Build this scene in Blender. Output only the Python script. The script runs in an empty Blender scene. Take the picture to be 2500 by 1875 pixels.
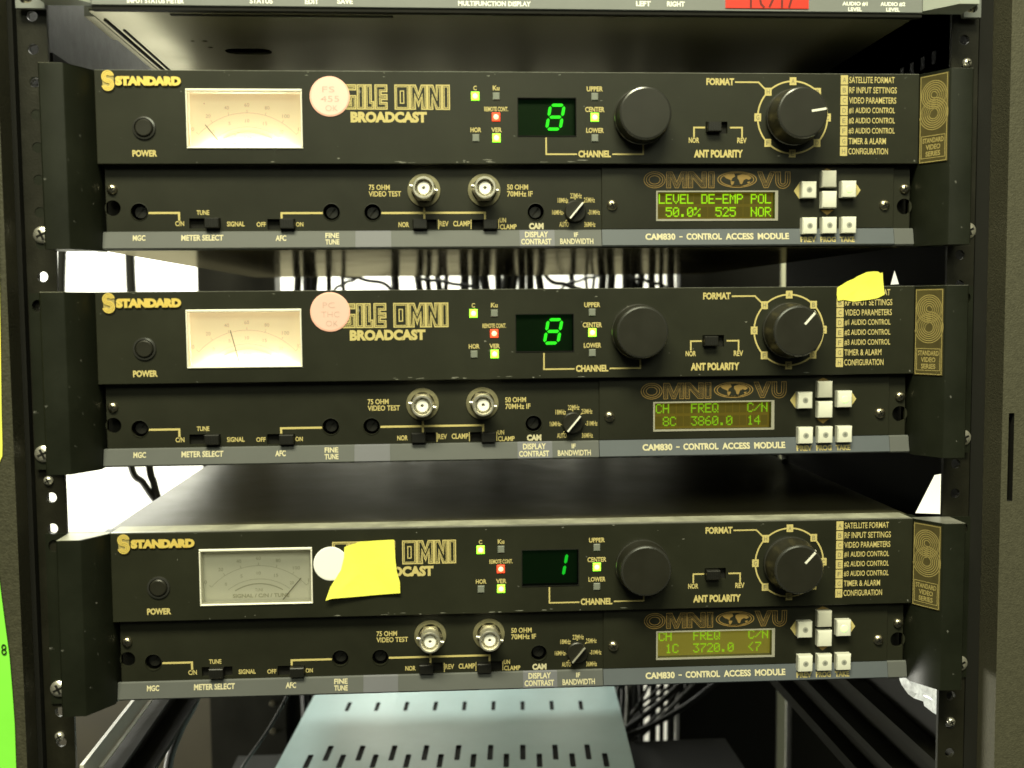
import bpy, math, random
from mathutils import Matrix, Vector
from mathutils.geometry import tessellate_polygon

random.seed(11)
S = 0.001                                  # all builders work in millimetres
scene = bpy.context.scene
COL = scene.collection

# ------------------------------------------------------------------ camera
def rot_rows(p, r, y):
    cp, sp, cr, sr, cy, sy = math.cos(p), math.sin(p), math.cos(r), math.sin(r), math.cos(y), math.sin(y)
    rt = Vector((cy, sy, 0)); fw = Vector((-sy * cp, cy * cp, sp)); up = Vector((sy * sp, -cy * sp, cp))
    right = rt * cr + up * sr
    upv = up * cr - rt * sr
    return right, upv, fw
cam_d = bpy.data.cameras.new('camera')
cam = bpy.data.objects.new('camera', cam_d); COL.objects.link(cam)
_r, _u, _f = rot_rows(-0.0707, -0.0090, -0.0672)
_m = Matrix.Identity(4)
for i in range(3):
    _m[i][0], _m[i][1], _m[i][2] = _r[i], _u[i], -_f[i]
_m.translation = Vector((-38.358, -536.363, -10.161)) * S
cam.matrix_world = _m
cam_d.sensor_width = 36
cam_d.lens = 36 * 2578 / 2500
cam_d.clip_start = 0.02
cam_d.clip_end = 50
cam_d.dof.use_dof = True
cam_d.dof.focus_distance = 0.605
cam_d.dof.aperture_fstop = 9.0
scene.camera = cam
scene.render.resolution_x = 1024
scene.render.resolution_y = 768

# ------------------------------------------------------------------ light
w = bpy.data.worlds.new('World'); scene.world = w; w.use_nodes = True
bg = w.node_tree.nodes['Background']
bg.inputs[0].default_value = (0.95, 1.0, 0.82, 1); bg.inputs[1].default_value = 0.035

def area(name, loc, target, size, power, color, size_y=None):
    d = bpy.data.lights.new(name, 'AREA'); d.energy = power; d.color = color
    d.size = size
    if size_y:
        d.shape = 'RECTANGLE'; d.size_y = size_y
    o = bpy.data.objects.new(name, d); COL.objects.link(o)
    o.location = loc
    o.rotation_euler = (Vector(target) - Vector(loc)).to_track_quat('-Z', 'Y').to_euler()
    return o
# ceiling fluorescents in the aisle in front of the rack
area('ceiling_light', (-0.25, -1.15, 1.55), (0, 0, 0), 1.1, 78, (1.0, 0.975, 0.67), 0.45)
area('ceiling_light', (0.2, -2.6, 1.35), (0, 0, -0.05), 1.6, 24, (0.97, 1.0, 0.70), 0.8)
# lit room behind the rack
area('rear_area_light', (-0.45, 1.0, 1.1), (-0.55, 1.55, 0.0), 0.8, 75, (1.0, 1.0, 0.93), 0.3)

area('rear_area_light', (-1.25, 0.55, -0.62), (-0.1, 0.15, 0.1), 0.5, 36, (1.0, 0.98, 0.85), 0.5)
area('rear_area_light', (0.95, 1.15, -0.55), (0.75, 1.55, -0.9), 0.6, 2.6, (1.0, 0.97, 0.70), 0.4)  # added lamp hidden behind the rear panels, brightens the low wall patch
vs = scene.view_settings
vs.view_transform = 'Standard'; vs.look = 'None'; vs.exposure = 0.0; vs.gamma = 1.0
vs.use_curve_mapping = False
scene.cycles.max_bounces = 8
scene.cycles.use_denoising = True
scene.cycles.sample_clamp_indirect = 4

# ------------------------------------------------------------------ materials
def mat(name, col, rough=0.5, metal=0.0, spec=0.5, var=0.0, vscale=60, bump=0.0, bscale=900,
        emit=None, estr=0.0, chips=0.0, coat=0.0):
    m = bpy.data.materials.new(name); m.use_nodes = True
    nt = m.node_tree; b = nt.nodes['Principled BSDF']
    b.inputs['Base Color'].default_value = (*col, 1)
    b.inputs['Roughness'].default_value = rough
    b.inputs['Metallic'].default_value = metal
    b.inputs['Specular IOR Level'].default_value = spec
    b.inputs['Coat Weight'].default_value = coat
    if emit:
        b.inputs['Emission Color'].default_value = (*emit, 1); b.inputs['Emission Strength'].default_value = estr
    if var or bump or chips:
        tc = nt.nodes.new('ShaderNodeTexCoord')
    out = None
    if var:
        n = nt.nodes.new('ShaderNodeTexNoise'); n.inputs['Scale'].default_value = vscale
        n.inputs['Detail'].default_value = 6; n.inputs['Roughness'].default_value = 0.65
        nt.links.new(tc.outputs['Object'], n.inputs['Vector'])
        r = nt.nodes.new('ShaderNodeMapRange')
        r.inputs['From Min'].default_value = 0.25; r.inputs['From Max'].default_value = 0.75
        r.inputs['To Min'].default_value = 1 - var; r.inputs['To Max'].default_value = 1 + var
        nt.links.new(n.outputs['Fac'], r.inputs['Value'])
        mx = nt.nodes.new('ShaderNodeMix'); mx.data_type = 'RGBA'; mx.blend_type = 'MULTIPLY'
        mx.inputs['Factor'].default_value = 1
        mx.inputs[6].default_value = (*col, 1)
        nt.links.new(r.outputs['Result'], mx.inputs[7])
        out = mx.outputs[2]
        rr = nt.nodes.new('ShaderNodeMapRange')
        rr.inputs['To Min'].default_value = max(0.02, rough - 0.12); rr.inputs['To Max'].default_value = min(1, rough + 0.12)
        nt.links.new(n.outputs['Fac'], rr.inputs['Value'])
        nt.links.new(rr.outputs['Result'], b.inputs['Roughness'])
    if chips:
        n2 = nt.nodes.new('ShaderNodeTexNoise'); n2.inputs['Scale'].default_value = 260
        n2.inputs['Detail'].default_value = 3
        nt.links.new(tc.outputs['Object'], n2.inputs['Vector'])
        r2 = nt.nodes.new('ShaderNodeMapRange')
        r2.inputs['From Min'].default_value = 0.71; r2.inputs['From Max'].default_value = 0.76
        nt.links.new(n2.outputs['Fac'], r2.inputs['Value'])
        m2 = nt.nodes.new('ShaderNodeMix'); m2.data_type = 'RGBA'
        if out: nt.links.new(out, m2.inputs[6])
        else: m2.inputs[6].default_value = (*col, 1)
        m2.inputs[7].default_value = (chips, chips, chips * 0.9, 1)
        nt.links.new(r2.outputs['Result'], m2.inputs['Factor'])
        out = m2.outputs[2]
    if out: nt.links.new(out, b.inputs['Base Color'])
    if bump:
        n3 = nt.nodes.new('ShaderNodeTexNoise'); n3.inputs['Scale'].default_value = bscale
        n3.inputs['Detail'].default_value = 4
        nt.links.new(tc.outputs['Object'], n3.inputs['Vector'])
        bp = nt.nodes.new('ShaderNodeBump'); bp.inputs['Strength'].default_value = bump
        bp.inputs['Distance'].default_value = 0.0004
        nt.links.new(n3.outputs['Fac'], bp.inputs['Height'])
        nt.links.new(bp.outputs['Normal'], b.inputs['Normal'])
    return m

def pane_mat(name, tint, refl=1.0, rough=0.05):
    m = bpy.data.materials.new(name); m.use_nodes = True
    nt = m.node_tree; nt.nodes.clear()
    o = nt.nodes.new('ShaderNodeOutputMaterial'); t = nt.nodes.new('ShaderNodeBsdfTransparent')
    t.inputs[0].default_value = (*tint, 1)
    g = nt.nodes.new('ShaderNodeBsdfGlossy'); g.inputs['Roughness'].default_value = rough
    f = nt.nodes.new('ShaderNodeFresnel'); f.inputs[0].default_value = 1.45
    mm = nt.nodes.new('ShaderNodeMath'); mm.operation = 'MULTIPLY'; mm.inputs[1].default_value = refl
    nt.links.new(f.outputs[0], mm.inputs[0])
    x = nt.nodes.new('ShaderNodeMixShader')
    nt.links.new(mm.outputs[0], x.inputs[0]); nt.links.new(t.outputs[0], x.inputs[1]); nt.links.new(g.outputs[0], x.inputs[2])
    nt.links.new(x.outputs[0], o.inputs[0])
    return m

M = dict(
    panel=mat('panel_black', (0.0172, 0.0182, 0.0100), 0.44, spec=0.32, var=0.30, vscale=14, bump=0.10, bscale=2200, chips=0.20),
    lower=mat('panel_black_lower', (0.0165, 0.0172, 0.0098), 0.46, spec=0.30, var=0.28, vscale=16, bump=0.10, bscale=2200),
    handle=mat('handle_black', (0.0100, 0.0118, 0.0066), 0.42, spec=0.28, var=0.2, vscale=40, bump=0.10, bscale=2500, chips=0.14),
    strip=mat('strip_grey', (0.096, 0.101, 0.098), 0.5, spec=0.4, var=0.08, vscale=20, bump=0.05, bscale=2500),
    stripb=mat('strip_blue_grey', (0.090, 0.103, 0.118), 0.5, spec=0.4, var=0.08, vscale=20, bump=0.05, bscale=2500),
    patch=mat('strip_patch', (0.140, 0.143, 0.165), 0.5, var=0.05, vscale=20),
    gold=mat('print_gold', (0.56, 0.47, 0.19), 0.5, spec=0.3),
    dimgold=mat('print_dull_gold', (0.26, 0.17, 0.052), 0.5, spec=0.3),
    logo=mat('logo_gold', (0.95, 0.72, 0.18), 0.35, metal=0.35, spec=0.6),
    cream=mat('print_cream', (0.60, 0.55, 0.36), 0.5, spec=0.3),
    white=mat('print_white', (0.92, 0.93, 0.86), 0.5, spec=0.3),
    ink=mat('print_dark', (0.20, 0.18, 0.11), 0.6, spec=0.2),
    faint=mat('print_faint_grey', (0.55, 0.53, 0.41), 0.6, spec=0.2),
    faint2=mat('print_faint_warm', (0.64, 0.58, 0.42), 0.6, spec=0.2),
    pen=mat('pen_pink', (0.62, 0.42, 0.36), 0.7, spec=0.1),
    knob=mat('knob_black', (0.017, 0.0165, 0.011), 0.40, spec=0.42, var=0.12, vscale=50, bump=0.08, bscale=3000),
    rubber=mat('plastic_black', (0.010, 0.010, 0.008), 0.4, spec=0.5),
    cavity=mat('cavity_black', (0.010, 0.010, 0.008), 0.8, spec=0.2),
    scuff=mat('scuff_grey', (0.17, 0.17, 0.14), 0.7, var=0.5, vscale=900),
    knobrim=mat('knob_rim', (0.030, 0.030, 0.026), 0.22, spec=0.9),
    edge=mat('edge_highlight', (0.42, 0.42, 0.37), 0.35, metal=0.6, var=0.35, vscale=90),  # pale metal colour paints the bevel highlight on top edges
    cover=mat('cover_dark', (0.075, 0.070, 0.040), 0.40, spec=0.5, var=0.15, vscale=30, bump=0.15, bscale=1800),
    lip=mat('cover_lip', (0.33, 0.33, 0.26), 0.42, spec=0.5, var=0.55, vscale=45, bump=0.15, bscale=1500),
    chrome=mat('chrome', (0.92, 0.89, 0.78), 0.30, metal=0.85, var=0.1, vscale=300),
    zinc=mat('zinc', (0.55, 0.50, 0.36), 0.3, metal=1.0, var=0.25, vscale=500),
    brass=mat('washer_brass', (0.19, 0.175, 0.10), 0.5, metal=0.35, var=0.2, vscale=200),
    dielectric=mat('dielectric_white', (0.95, 0.94, 0.88), 0.4),
    button=mat('button_white', (0.62, 0.62, 0.54), 0.4, spec=0.5, var=0.06, vscale=100),
    buttong=mat('button_grey', (0.44, 0.435, 0.37), 0.4, spec=0.5, var=0.06, vscale=100),
    face=mat('meter_face', (0.96, 0.94, 0.84), 0.6, var=0.03, vscale=40),
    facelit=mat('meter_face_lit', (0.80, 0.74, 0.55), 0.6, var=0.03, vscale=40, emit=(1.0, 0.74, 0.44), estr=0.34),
    rim=mat('meter_rim', (0.88, 0.86, 0.74), 0.3, spec=0.6),
    glass=pane_mat('clear_pane', (0.97, 0.97, 0.94), 0.9, 0.06),
    smoke=pane_mat('green_pane', (0.55, 0.72, 0.5), 1.0, 0.08),
    lcdpane=pane_mat('lcd_pane', (0.93, 0.92, 0.84), 1.0, 0.12),
    dispbg=mat('display_back', (0.010, 0.022, 0.010), 0.4, emit=(0.02, 0.30, 0.05), estr=0.014),
    lcdbg=mat('lcd_back', (0.23, 0.18, 0.035), 0.5, emit=(0.55, 0.40, 0.03), estr=0.15, var=0.05, vscale=120),
    lcdbg3=mat('lcd_back_washed', (0.30, 0.27, 0.07), 0.5, emit=(0.52, 0.45, 0.05), estr=0.24, var=0.05, vscale=120),
    lcdgrid=mat('lcd_cell', (0.19, 0.155, 0.03), 0.5, emit=(0.5, 0.38, 0.03), estr=0.11),
    lcdtx=mat('lcd_character', (0.2, 0.4, 0.02), 0.5, emit=(0.38, 0.88, 0.005), estr=0.95),
    lcdtxd=mat('lcd_character_dim', (0.2, 0.35, 0.02), 0.5, emit=(0.30, 0.70, 0.010), estr=0.62),
    lcdtx3=mat('lcd_character_washed', (0.25, 0.4, 0.02), 0.5, emit=(0.32, 0.66, 0.012), estr=0.7),
    lcdrim=mat('lcd_rim', (0.33, 0.32, 0.26), 0.4, spec=0.5),
    seg=mat('segment_green', (0.05, 0.5, 0.05), 0.4, emit=(0.05, 1.0, 0.03), estr=1.5),
    segd=mat('segment_green_dim', (0.05, 0.4, 0.05), 0.4, emit=(0.02, 1.0, 0.05), estr=0.75),
    ledg=mat('led_green', (0.4, 0.8, 0.1), 0.3, emit=(0.26, 1.0, 0.02), estr=2.2),
    ledcore=mat('led_green_core', (0.6, 0.9, 0.2), 0.3, emit=(0.80, 1.0, 0.36), estr=2.2),
    ledr=mat('led_red', (0.9, 0.1, 0.05), 0.3, emit=(1.0, 0.05, 0.012), estr=1.3),
    ledrcore=mat('led_red_core', (0.9, 0.5, 0.3), 0.3, emit=(1.0, 0.62, 0.36), estr=1.4),
    ledoff=mat('led_off', (0.20, 0.215, 0.185), 0.35),
    ledbtn=mat('led_button_green', (0.5, 0.9, 0.3), 0.3, emit=(0.5, 1.0, 0.30), estr=1.25),
    leddot=mat('led_button_off', (0.36, 0.36, 0.32), 0.3),
    pink2=mat('sticker_salmon', (0.78, 0.52, 0.45), 0.55, var=0.03, vscale=60),
    pink=mat('sticker_pink', (0.83, 0.61, 0.53), 0.55, var=0.02, vscale=60),
    pinkedge=mat('sticker_pink_edge', (0.92, 0.50, 0.40), 0.6),
    wsticker=mat('sticker_white', (0.95, 0.95, 0.92), 0.45),
    yellow=mat('tape_yellow', (0.95, 0.93, 0.13), 0.6, var=0.05, vscale=70, bump=0.2, bscale=500),
    lime=mat('note_green', (0.26, 0.92, 0.07), 0.6, var=0.05, vscale=30),
    column=mat('column_grey', (0.070, 0.067, 0.044), 0.55, spec=0.3, var=0.25, vscale=700, bump=0.8, bscale=1100),
    columnl=mat('column_dark', (0.048, 0.046, 0.028), 0.55, spec=0.4, var=0.3, vscale=400, bump=0.8, bscale=900),
    post=mat('post_black', (0.012, 0.0115, 0.0065), 0.45, spec=0.35, var=0.25, vscale=90, bump=0.2, bscale=900),
    railp=mat('rail_pale', (0.50, 0.49, 0.42), 0.45, var=0.12, vscale=40),
    raild=mat('rail_dark', (0.008, 0.0078, 0.005), 0.65, spec=0.10, metal=0.0, var=0.3, vscale=40),
    grey=mat('device_grey', (0.20, 0.212, 0.205), 0.45, var=0.07, vscale=25, bump=0.1, bscale=2200),
    greyl=mat('device_ear_grey', (0.37, 0.40, 0.36), 0.4, var=0.07, vscale=25, bump=0.1, bscale=2200),
    redw=mat('red_window', (0.35, 0.02, 0.008), 0.4, emit=(0.95, 0.035, 0.012), estr=0.55),
    redd=mat('red_segment_dark', (0.10, 0.008, 0.004), 0.4, emit=(0.3, 0.01, 0.005), estr=0.18),
    teal=mat('box_pale_blue', (0.38, 0.53, 0.51), 0.42, var=0.13, vscale=9, bump=0.05, bscale=1500),
    wall=mat('wall_white', (0.86, 0.86, 0.80), 0.8, var=0.03, vscale=8),
    brown=mat('cabinet_brown', (0.022, 0.018, 0.007), 0.6, var=0.25, vscale=12),
    black=mat('matt_black', (0.010, 0.010, 0.008), 0.7, spec=0.2),
    rearpost=mat('rear_post_black', (0.012, 0.0115, 0.008), 0.5, spec=0.3, var=0.2, vscale=40),
    cable=mat('cable_black', (0.010, 0.010, 0.008), 0.38, spec=0.5),
    cableg=mat('cable_grey', (0.10, 0.10, 0.08), 0.4, spec=0.5),
    paper=mat('paper_white', (0.93, 0.95, 0.92), 0.6),
    film=mat('film_pale', (0.85, 0.88, 0.86), 0.18, spec=0.8, var=0.45, vscale=110),
    slit=mat('slit_cream', (0.70, 0.70, 0.55), 0.5, var=0.05, vscale=20),  # pale colour stands in for room light showing through a slit
    badge=mat('badge_plate', (0.15, 0.125, 0.05), 0.34, metal=0.5, var=0.2, vscale=80),
    badgeg=mat('badge_gold', (0.50, 0.405, 0.15), 0.4, metal=0.3),
    pointer=mat('pointer_white', (0.85, 0.84, 0.75), 0.5),
)

def mirror_mat(name, dark, tint, fac, rough):
    m = bpy.data.materials.new(name); m.use_nodes = True
    nt = m.node_tree; nt.nodes.clear()
    o = nt.nodes.new('ShaderNodeOutputMaterial'); d = nt.nodes.new('ShaderNodeBsdfDiffuse'); g = nt.nodes.new('ShaderNodeBsdfGlossy')
    d.inputs[0].default_value = (*dark, 1); g.inputs[0].default_value = (*tint, 1)
    tc = nt.nodes.new('ShaderNodeTexCoord'); n = nt.nodes.new('ShaderNodeTexNoise'); n.inputs['Scale'].default_value = 22; n.inputs['Detail'].default_value = 4
    r = nt.nodes.new('ShaderNodeMapRange'); r.inputs['To Min'].default_value = rough * .6; r.inputs['To Max'].default_value = rough * 1.5
    nt.links.new(tc.outputs['Object'], n.inputs['Vector']); nt.links.new(n.outputs['Fac'], r.inputs['Value']); nt.links.new(r.outputs['Result'], g.inputs['Roughness'])
    x = nt.nodes.new('ShaderNodeMixShader'); x.inputs[0].default_value = fac
    nt.links.new(d.outputs[0], x.inputs[1]); nt.links.new(g.outputs[0], x.inputs[2]); nt.links.new(x.outputs[0], o.inputs[0])
    return m
M['steel'] = mirror_mat('chassis_steel', (0.05, 0.046, 0.028), (0.80, 0.74, 0.52), 0.17, 0.13)
M['galv'] = mirror_mat('galvanised', (0.15, 0.145, 0.10), (0.88, 0.85, 0.68), 0.40, 0.20)
# ------------------------------------------------------------------ mesh builder
class MB:
    def __init__(self): self.v = []; self.f = []; self.mi = []; self.mats = []
    def m(self, key):
        if key not in self.mats: self.mats.append(key)
        return self.mats.index(key)
    def add(self, verts, faces, key):
        b = len(self.v); k = self.m(key)
        self.v += [tuple(p) for p in verts]
        for f in faces:
            self.f.append([b + i for i in f]); self.mi.append(k)
        return self
    def box(self, x0, x1, y0, y1, z0, z1, key, c=0.0):
        if x0 > x1: x0, x1 = x1, x0
        if y0 > y1: y0, y1 = y1, y0
        if z0 > z1: z0, z1 = z1, z0
        if c <= 0:
            v = [(x, y, z) for x in (x0, x1) for y in (y0, y1) for z in (z0, z1)]
            f = [(0, 1, 3, 2), (4, 6, 7, 5), (0, 4, 5, 1), (2, 3, 7, 6), (0, 2, 6, 4), (1, 5, 7, 3)]
            return self.add(v, f, key)
        # chamfered on the front (-Y) edges
        v = [(x0 + c, y0, z0 + c), (x1 - c, y0, z0 + c), (x1 - c, y0, z1 - c), (x0 + c, y0, z1 - c),
             (x0, y0 + c, z0), (x1, y0 + c, z0), (x1, y0 + c, z1), (x0, y0 + c, z1),
             (x0, y1, z0), (x1, y1, z0), (x1, y1, z1), (x0, y1, z1)]
        f = [(0, 1, 2, 3), (0, 4, 5, 1), (1, 5, 6, 2), (2, 6, 7, 3), (3, 7, 4, 0),
             (4, 8, 9, 5), (5, 9, 10, 6), (6, 10, 11, 7), (7, 11, 8, 4), (11, 10, 9, 8)]
        return self.add(v, f, key)
    def prism(self, pts, a0, a1, key, axis='z'):
        """polygon extruded; axis z: pts are (x,y); axis y: pts are (x,z); axis x: pts are (y,z)"""
        n = len(pts)
        def P(p, a):
            return (p[0], p[1], a) if axis == 'z' else ((p[0], a, p[1]) if axis == 'y' else (a, p[0], p[1]))
        v = [P(p, a0) for p in pts] + [P(p, a1) for p in pts]
        tris = tessellate_polygon([[Vector((p[0], p[1], 0)) for p in pts]])
        f = [tuple(t) for t in tris] + [tuple(n + i for i in t) for t in tris]
        f += [(i, (i + 1) % n, n + (i + 1) % n, n + i) for i in range(n)]
        return self.add(v, f, key)
    def lathe(self, cx, cz, prof, key, n=40, cap0=True, cap1=False):
        """profile [(radius, y)] turned round the Y axis through (cx, cz)"""
        v = []; f = []
        for r, y in prof:
            for i in range(n):
                a = 2 * math.pi * i / n
                v.append((cx + r * math.cos(a), y, cz + r * math.sin(a)))
        for k in range(len(prof) - 1):
            for i in range(n):
                j = (i + 1) % n
                f.append((k * n + i, k * n + j, (k + 1) * n + j, (k + 1) * n + i))
        if cap0: f.append(tuple(range(n)))
        if cap1: f.append(tuple((len(prof) - 1) * n + i for i in range(n)))
        return self.add(v, f, key)
    def plate(self, outer, holes, y0, y1, key, c=0.0, wall=None, axis='y', edge=None):
        """plate with holes; loops of (x,z); front at y0, back at y1 (axis z: loops (x,y), front at z=y0)"""
        def P(p, a): return (p[0], a, p[1]) if axis == 'y' else (p[0], p[1], a)
        cx = sum(p[0] for p in outer) / len(outer); cz = sum(p[1] for p in outer) / len(outer)
        sg = 1 if y1 > y0 else -1
        oin = [(p[0] - c * (1 if p[0] > cx else -1), p[1] - c * (1 if p[1] > cz else -1)) for p in outer] if c else outer
        loops = [oin] + holes
        flat = [p for l in loops for p in l]
        tris = tessellate_polygon([[Vector((p[0], p[1], 0)) for p in l] for l in loops])
        self.add([P(p, y0) for p in flat], [tuple(t) for t in tris], key)
        if not c:
            self.add([P(p, y1) for p in flat], [tuple(t) for t in tris], key)
        n = len(outer)
        if c:
            self.add([P(p, y0) for p in oin] + [P(p, y0 + sg * c) for p in outer],
                     [(i, (i + 1) % n, n + (i + 1) % n, n + i) for i in range(n)], edge or key)
        self.add([P(p, y0 + sg * c) for p in outer] + [P(p, y1) for p in outer],
                 [(i, (i + 1) % n, n + (i + 1) % n, n + i) for i in range(n)], key)
        for h in holes:
            k = len(h)
            self.add([P(p, y0) for p in h] + [P(p, y1) for p in h],
                     [(i, (i + 1) % k, k + (i + 1) % k, k + i) for i in range(k)], wall or key)
        return self
    def quadz(self, x0, x1, z0, z1, y, key):
        return self.add([(x0, y, z0), (x1, y, z0), (x1, y, z1), (x0, y, z1)], [(0, 1, 2, 3)], key)
    def poly(self, pts, y, key):
        tris = tessellate_polygon([[Vector((p[0], p[1], 0)) for p in pts]])
        return self.add([(p[0], y, p[1]) for p in pts], [tuple(t) for t in tris], key)
    def ribbon(self, pts, width, y, key, closed=False):
        n = len(pts); h = width / 2
        L = []; R = []
        for i in range(n):
            p = Vector(pts[i])
            a = Vector(pts[(i - 1) % n]) if (closed or i > 0) else None
            b = Vector(pts[(i + 1) % n]) if (closed or i < n - 1) else None
            d1 = (p - a).normalized() if a is not None and (p - a).length > 1e-6 else None
            d2 = (b - p).normalized() if b is not None and (b - p).length > 1e-6 else None
            d1 = d1 or d2; d2 = d2 or d1
            n1 = Vector((-d1.y, d1.x)); n2 = Vector((-d2.y, d2.x))
            nn = (n1 + n2)
            nn = nn.normalized() if nn.length > 1e-4 else n1
            s = min(h / max(0.35, nn.dot(n1)), h * 2.4)
            L.append(p + nn * s); R.append(p - nn * s)
        v = [(q.x, y, q.y) for q in L] + [(q.x, y, q.y) for q in R]
        f = [(i, (i + 1) % n, n + (i + 1) % n, n + i) for i in range(n if closed else n - 1)]
        return self.add(v, f, key)
    def tube(self, pts, r, key, n=10):
        pts = [Vector(p) for p in pts]; v = []; f = []
        for i, p in enumerate(pts):
            t = (pts[min(i + 1, len(pts) - 1)] - pts[max(i - 1, 0)]).normalized()
            u = t.orthogonal().normalized() if i == 0 else (u - t * u.dot(t)).normalized()
            wv = t.cross(u)
            for k in range(n):
                a = 2 * math.pi * k / n
                v.append(p + (u * math.cos(a) + wv * math.sin(a)) * r)
        for i in range(len(pts) - 1):
            for k in range(n):
                j = (k + 1) % n
                f.append((i * n + k, i * n + j, (i + 1) * n + j, (i + 1) * n + k))
        f.append(tuple(range(n))); f.append(tuple((len(pts) - 1) * n + k for k in range(n)))
        return self.add(v, f, key)
    def mesh(self, name, smooth=35):
        me = bpy.data.meshes.new(name)
        me.from_pydata([(a * S, b * S, c * S) for a, b, c in self.v], [], self.f)
        for k in self.mats: me.materials.append(M[k])
        me.polygons.foreach_set('material_index', self.mi)
        me.polygons.foreach_set('use_smooth', [True] * len(self.f))
        me.set_sharp_from_angle(angle=math.radians(smooth))
        me.update()
        return me

# text: built-in vector font turned into flat printed lettering
_tc = {}
def glyphs(s, bold):
    k = (s, bold)
    if k in _tc: return _tc[k]
    cu = bpy.data.curves.new('lettering', 'FONT'); cu.body = s; cu.offset = bold; cu.resolution_u = 3
    ob = bpy.data.objects.new('lettering', cu); COL.objects.link(ob)
    bpy.context.view_layer.update()
    me = bpy.data.meshes.new_from_object(ob.evaluated_get(bpy.context.evaluated_depsgraph_get()))
    v = [(p.co.x, p.co.y) for p in me.vertices]; f = [tuple(p.vertices) for p in me.polygons]
    bpy.data.objects.remove(ob); bpy.data.curves.remove(cu); bpy.data.meshes.remove(me)
    _tc[k] = (v, f); return _tc[k]
def text(mb, s, x0, z1, x1, z0, y, key, bold=0.018):
    """fit the string in the box x0..x1, z0..z1 (z1 top) on the plane y"""
    v, f = glyphs(s, bold)
    ax = min(p[0] for p in v); bx = max(p[0] for p in v); ay = min(p[1] for p in v); by = max(p[1] for p in v)
    sx = (x1 - x0) / (bx - ax); sz = (z1 - z0) / (by - ay)
    mb.add([(x0 + (p[0] - ax) * sx, y, z0 + (p[1] - ay) * sz) for p in v], f, key)

def circ(cx, cz, r, n=28, a0=0.0):
    return [(cx + r * math.cos(a0 + 2 * math.pi * i / n), cz + r * math.sin(a0 + 2 * math.pi * i / n)) for i in range(n)]
def arc(cx, cz, r, a0, a1, n=24, sx=1.0):
    return [(cx + sx * r * math.cos(math.radians(a0 + (a1 - a0) * i / n)), cz + r * math.sin(math.radians(a0 + (a1 - a0) * i / n))) for i in range(n + 1)]
def rect(x0, x1, z0, z1): return [(x0, z0), (x1, z0), (x1, z1), (x0, z1)]
def rrect(x0, x1, z0, z1, r, n=6):
    out = []
    for cx, cz, a in ((x1 - r, z0 + r, -90), (x1 - r, z1 - r, 0), (x0 + r, z1 - r, 90), (x0 + r, z0 + r, 180)):
        for i in range(n + 1):
            t = math.radians(a + 90 * i / n); out.append((cx + r * math.cos(t), cz + r * math.sin(t)))
    return out
def inset(pts, d):
    n = len(pts); A = sum(pts[i][0] * pts[(i + 1) % n][1] - pts[(i + 1) % n][0] * pts[i][1] for i in range(n))
    sg = 1 if A > 0 else -1; out = []
    for i in range(n):
        p = Vector(pts[i]); a = Vector(pts[i - 1]); b = Vector(pts[(i + 1) % n])
        d1 = (p - a).normalized(); d2 = (b - p).normalized()
        n1 = Vector((-d1.y, d1.x)) * sg; n2 = Vector((-d2.y, d2.x)) * sg
        nn = (n1 + n2).normalized()
        out.append(tuple(p + nn * (d / max(0.45, nn.dot(n1)))))
    return out

# ------------------------------------------------------------------ object helpers
def thing(name, label, cat, loc=(0, 0, 0), group=None, rot=(0, 0, 0), kind=None):
    o = bpy.data.objects.new(name, None); o.empty_display_size = 0.02; COL.objects.link(o)
    o.location = [c * S for c in loc]; o.rotation_euler = rot
    o['label'] = label; o['category'] = cat
    if group: o['group'] = group
    if kind: o['kind'] = kind
    return o
_mc = {}
def part(name, mb, parent, loc=None, cache=None, label=None, rot=None):
    """one mesh object under its thing; the same cache key shares mesh data between the copies"""
    if cache and cache in _mc: me = _mc[cache]
    else:
        b = mb() if callable(mb) else mb
        me = b.mesh(name)
        if cache: _mc[cache] = me
    o = bpy.data.objects.new(name, me); COL.objects.link(o); o.parent = parent
    if loc: o.location = [c * S for c in loc]
    if rot: o.rotation_euler = rot
    if label: o['label'] = label
    return o
def solo(name, mb, label, cat, loc=(0, 0, 0), group=None, rot=(0, 0, 0)):
    o = bpy.data.objects.new(name, mb.mesh(name)); COL.objects.link(o)
    o.location = [c * S for c in loc]; o.rotation_euler = rot
    o['label'] = label; o['category'] = cat
    if group: o['group'] = group
    return o
def struct(name, mb, loc=(0, 0, 0)):
    o = bpy.data.objects.new(name, mb.mesh(name)); COL.objects.link(o)
    o.location = [c * S for c in loc]; o['kind'] = 'structure'
    return o

# ================================================================== THE RECEIVERS
YU, YL = 0.0, 5.5            # front of the upper plate, front of the lower plate
PU, PL = YU - 0.10, YL - 0.10  # printing just proud of them
LED_X, LED_Z = 0, 0
TRIM = [(-190.4, -68.7), (-94.9, -69.1), (-74.2, -69.3), (9.1, -69.3)]
SLOTS = [(-166, -150.4, -77.1, -72.0), (-127.2, -113.2, -77.8, -72.5), (-54.0, -41.8, -77.9, -73.0), (-23.7, -10.6, -78.3, -73.2)]
ANT = (96.3, 107.6, -30.4, -24.4)
METER = (-164.6, -107.8, -38.3, -9.0)
DISP = (-0.3, 29.7, -32.0, -12.6)
LCD = (71.5, 135.7, -74.4, -58.9)
MOD = (43.2, 193.0 + 4.6, -87.3, -46.4)
BADGE_T = math.atan2(15.0, 9.5)

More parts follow.
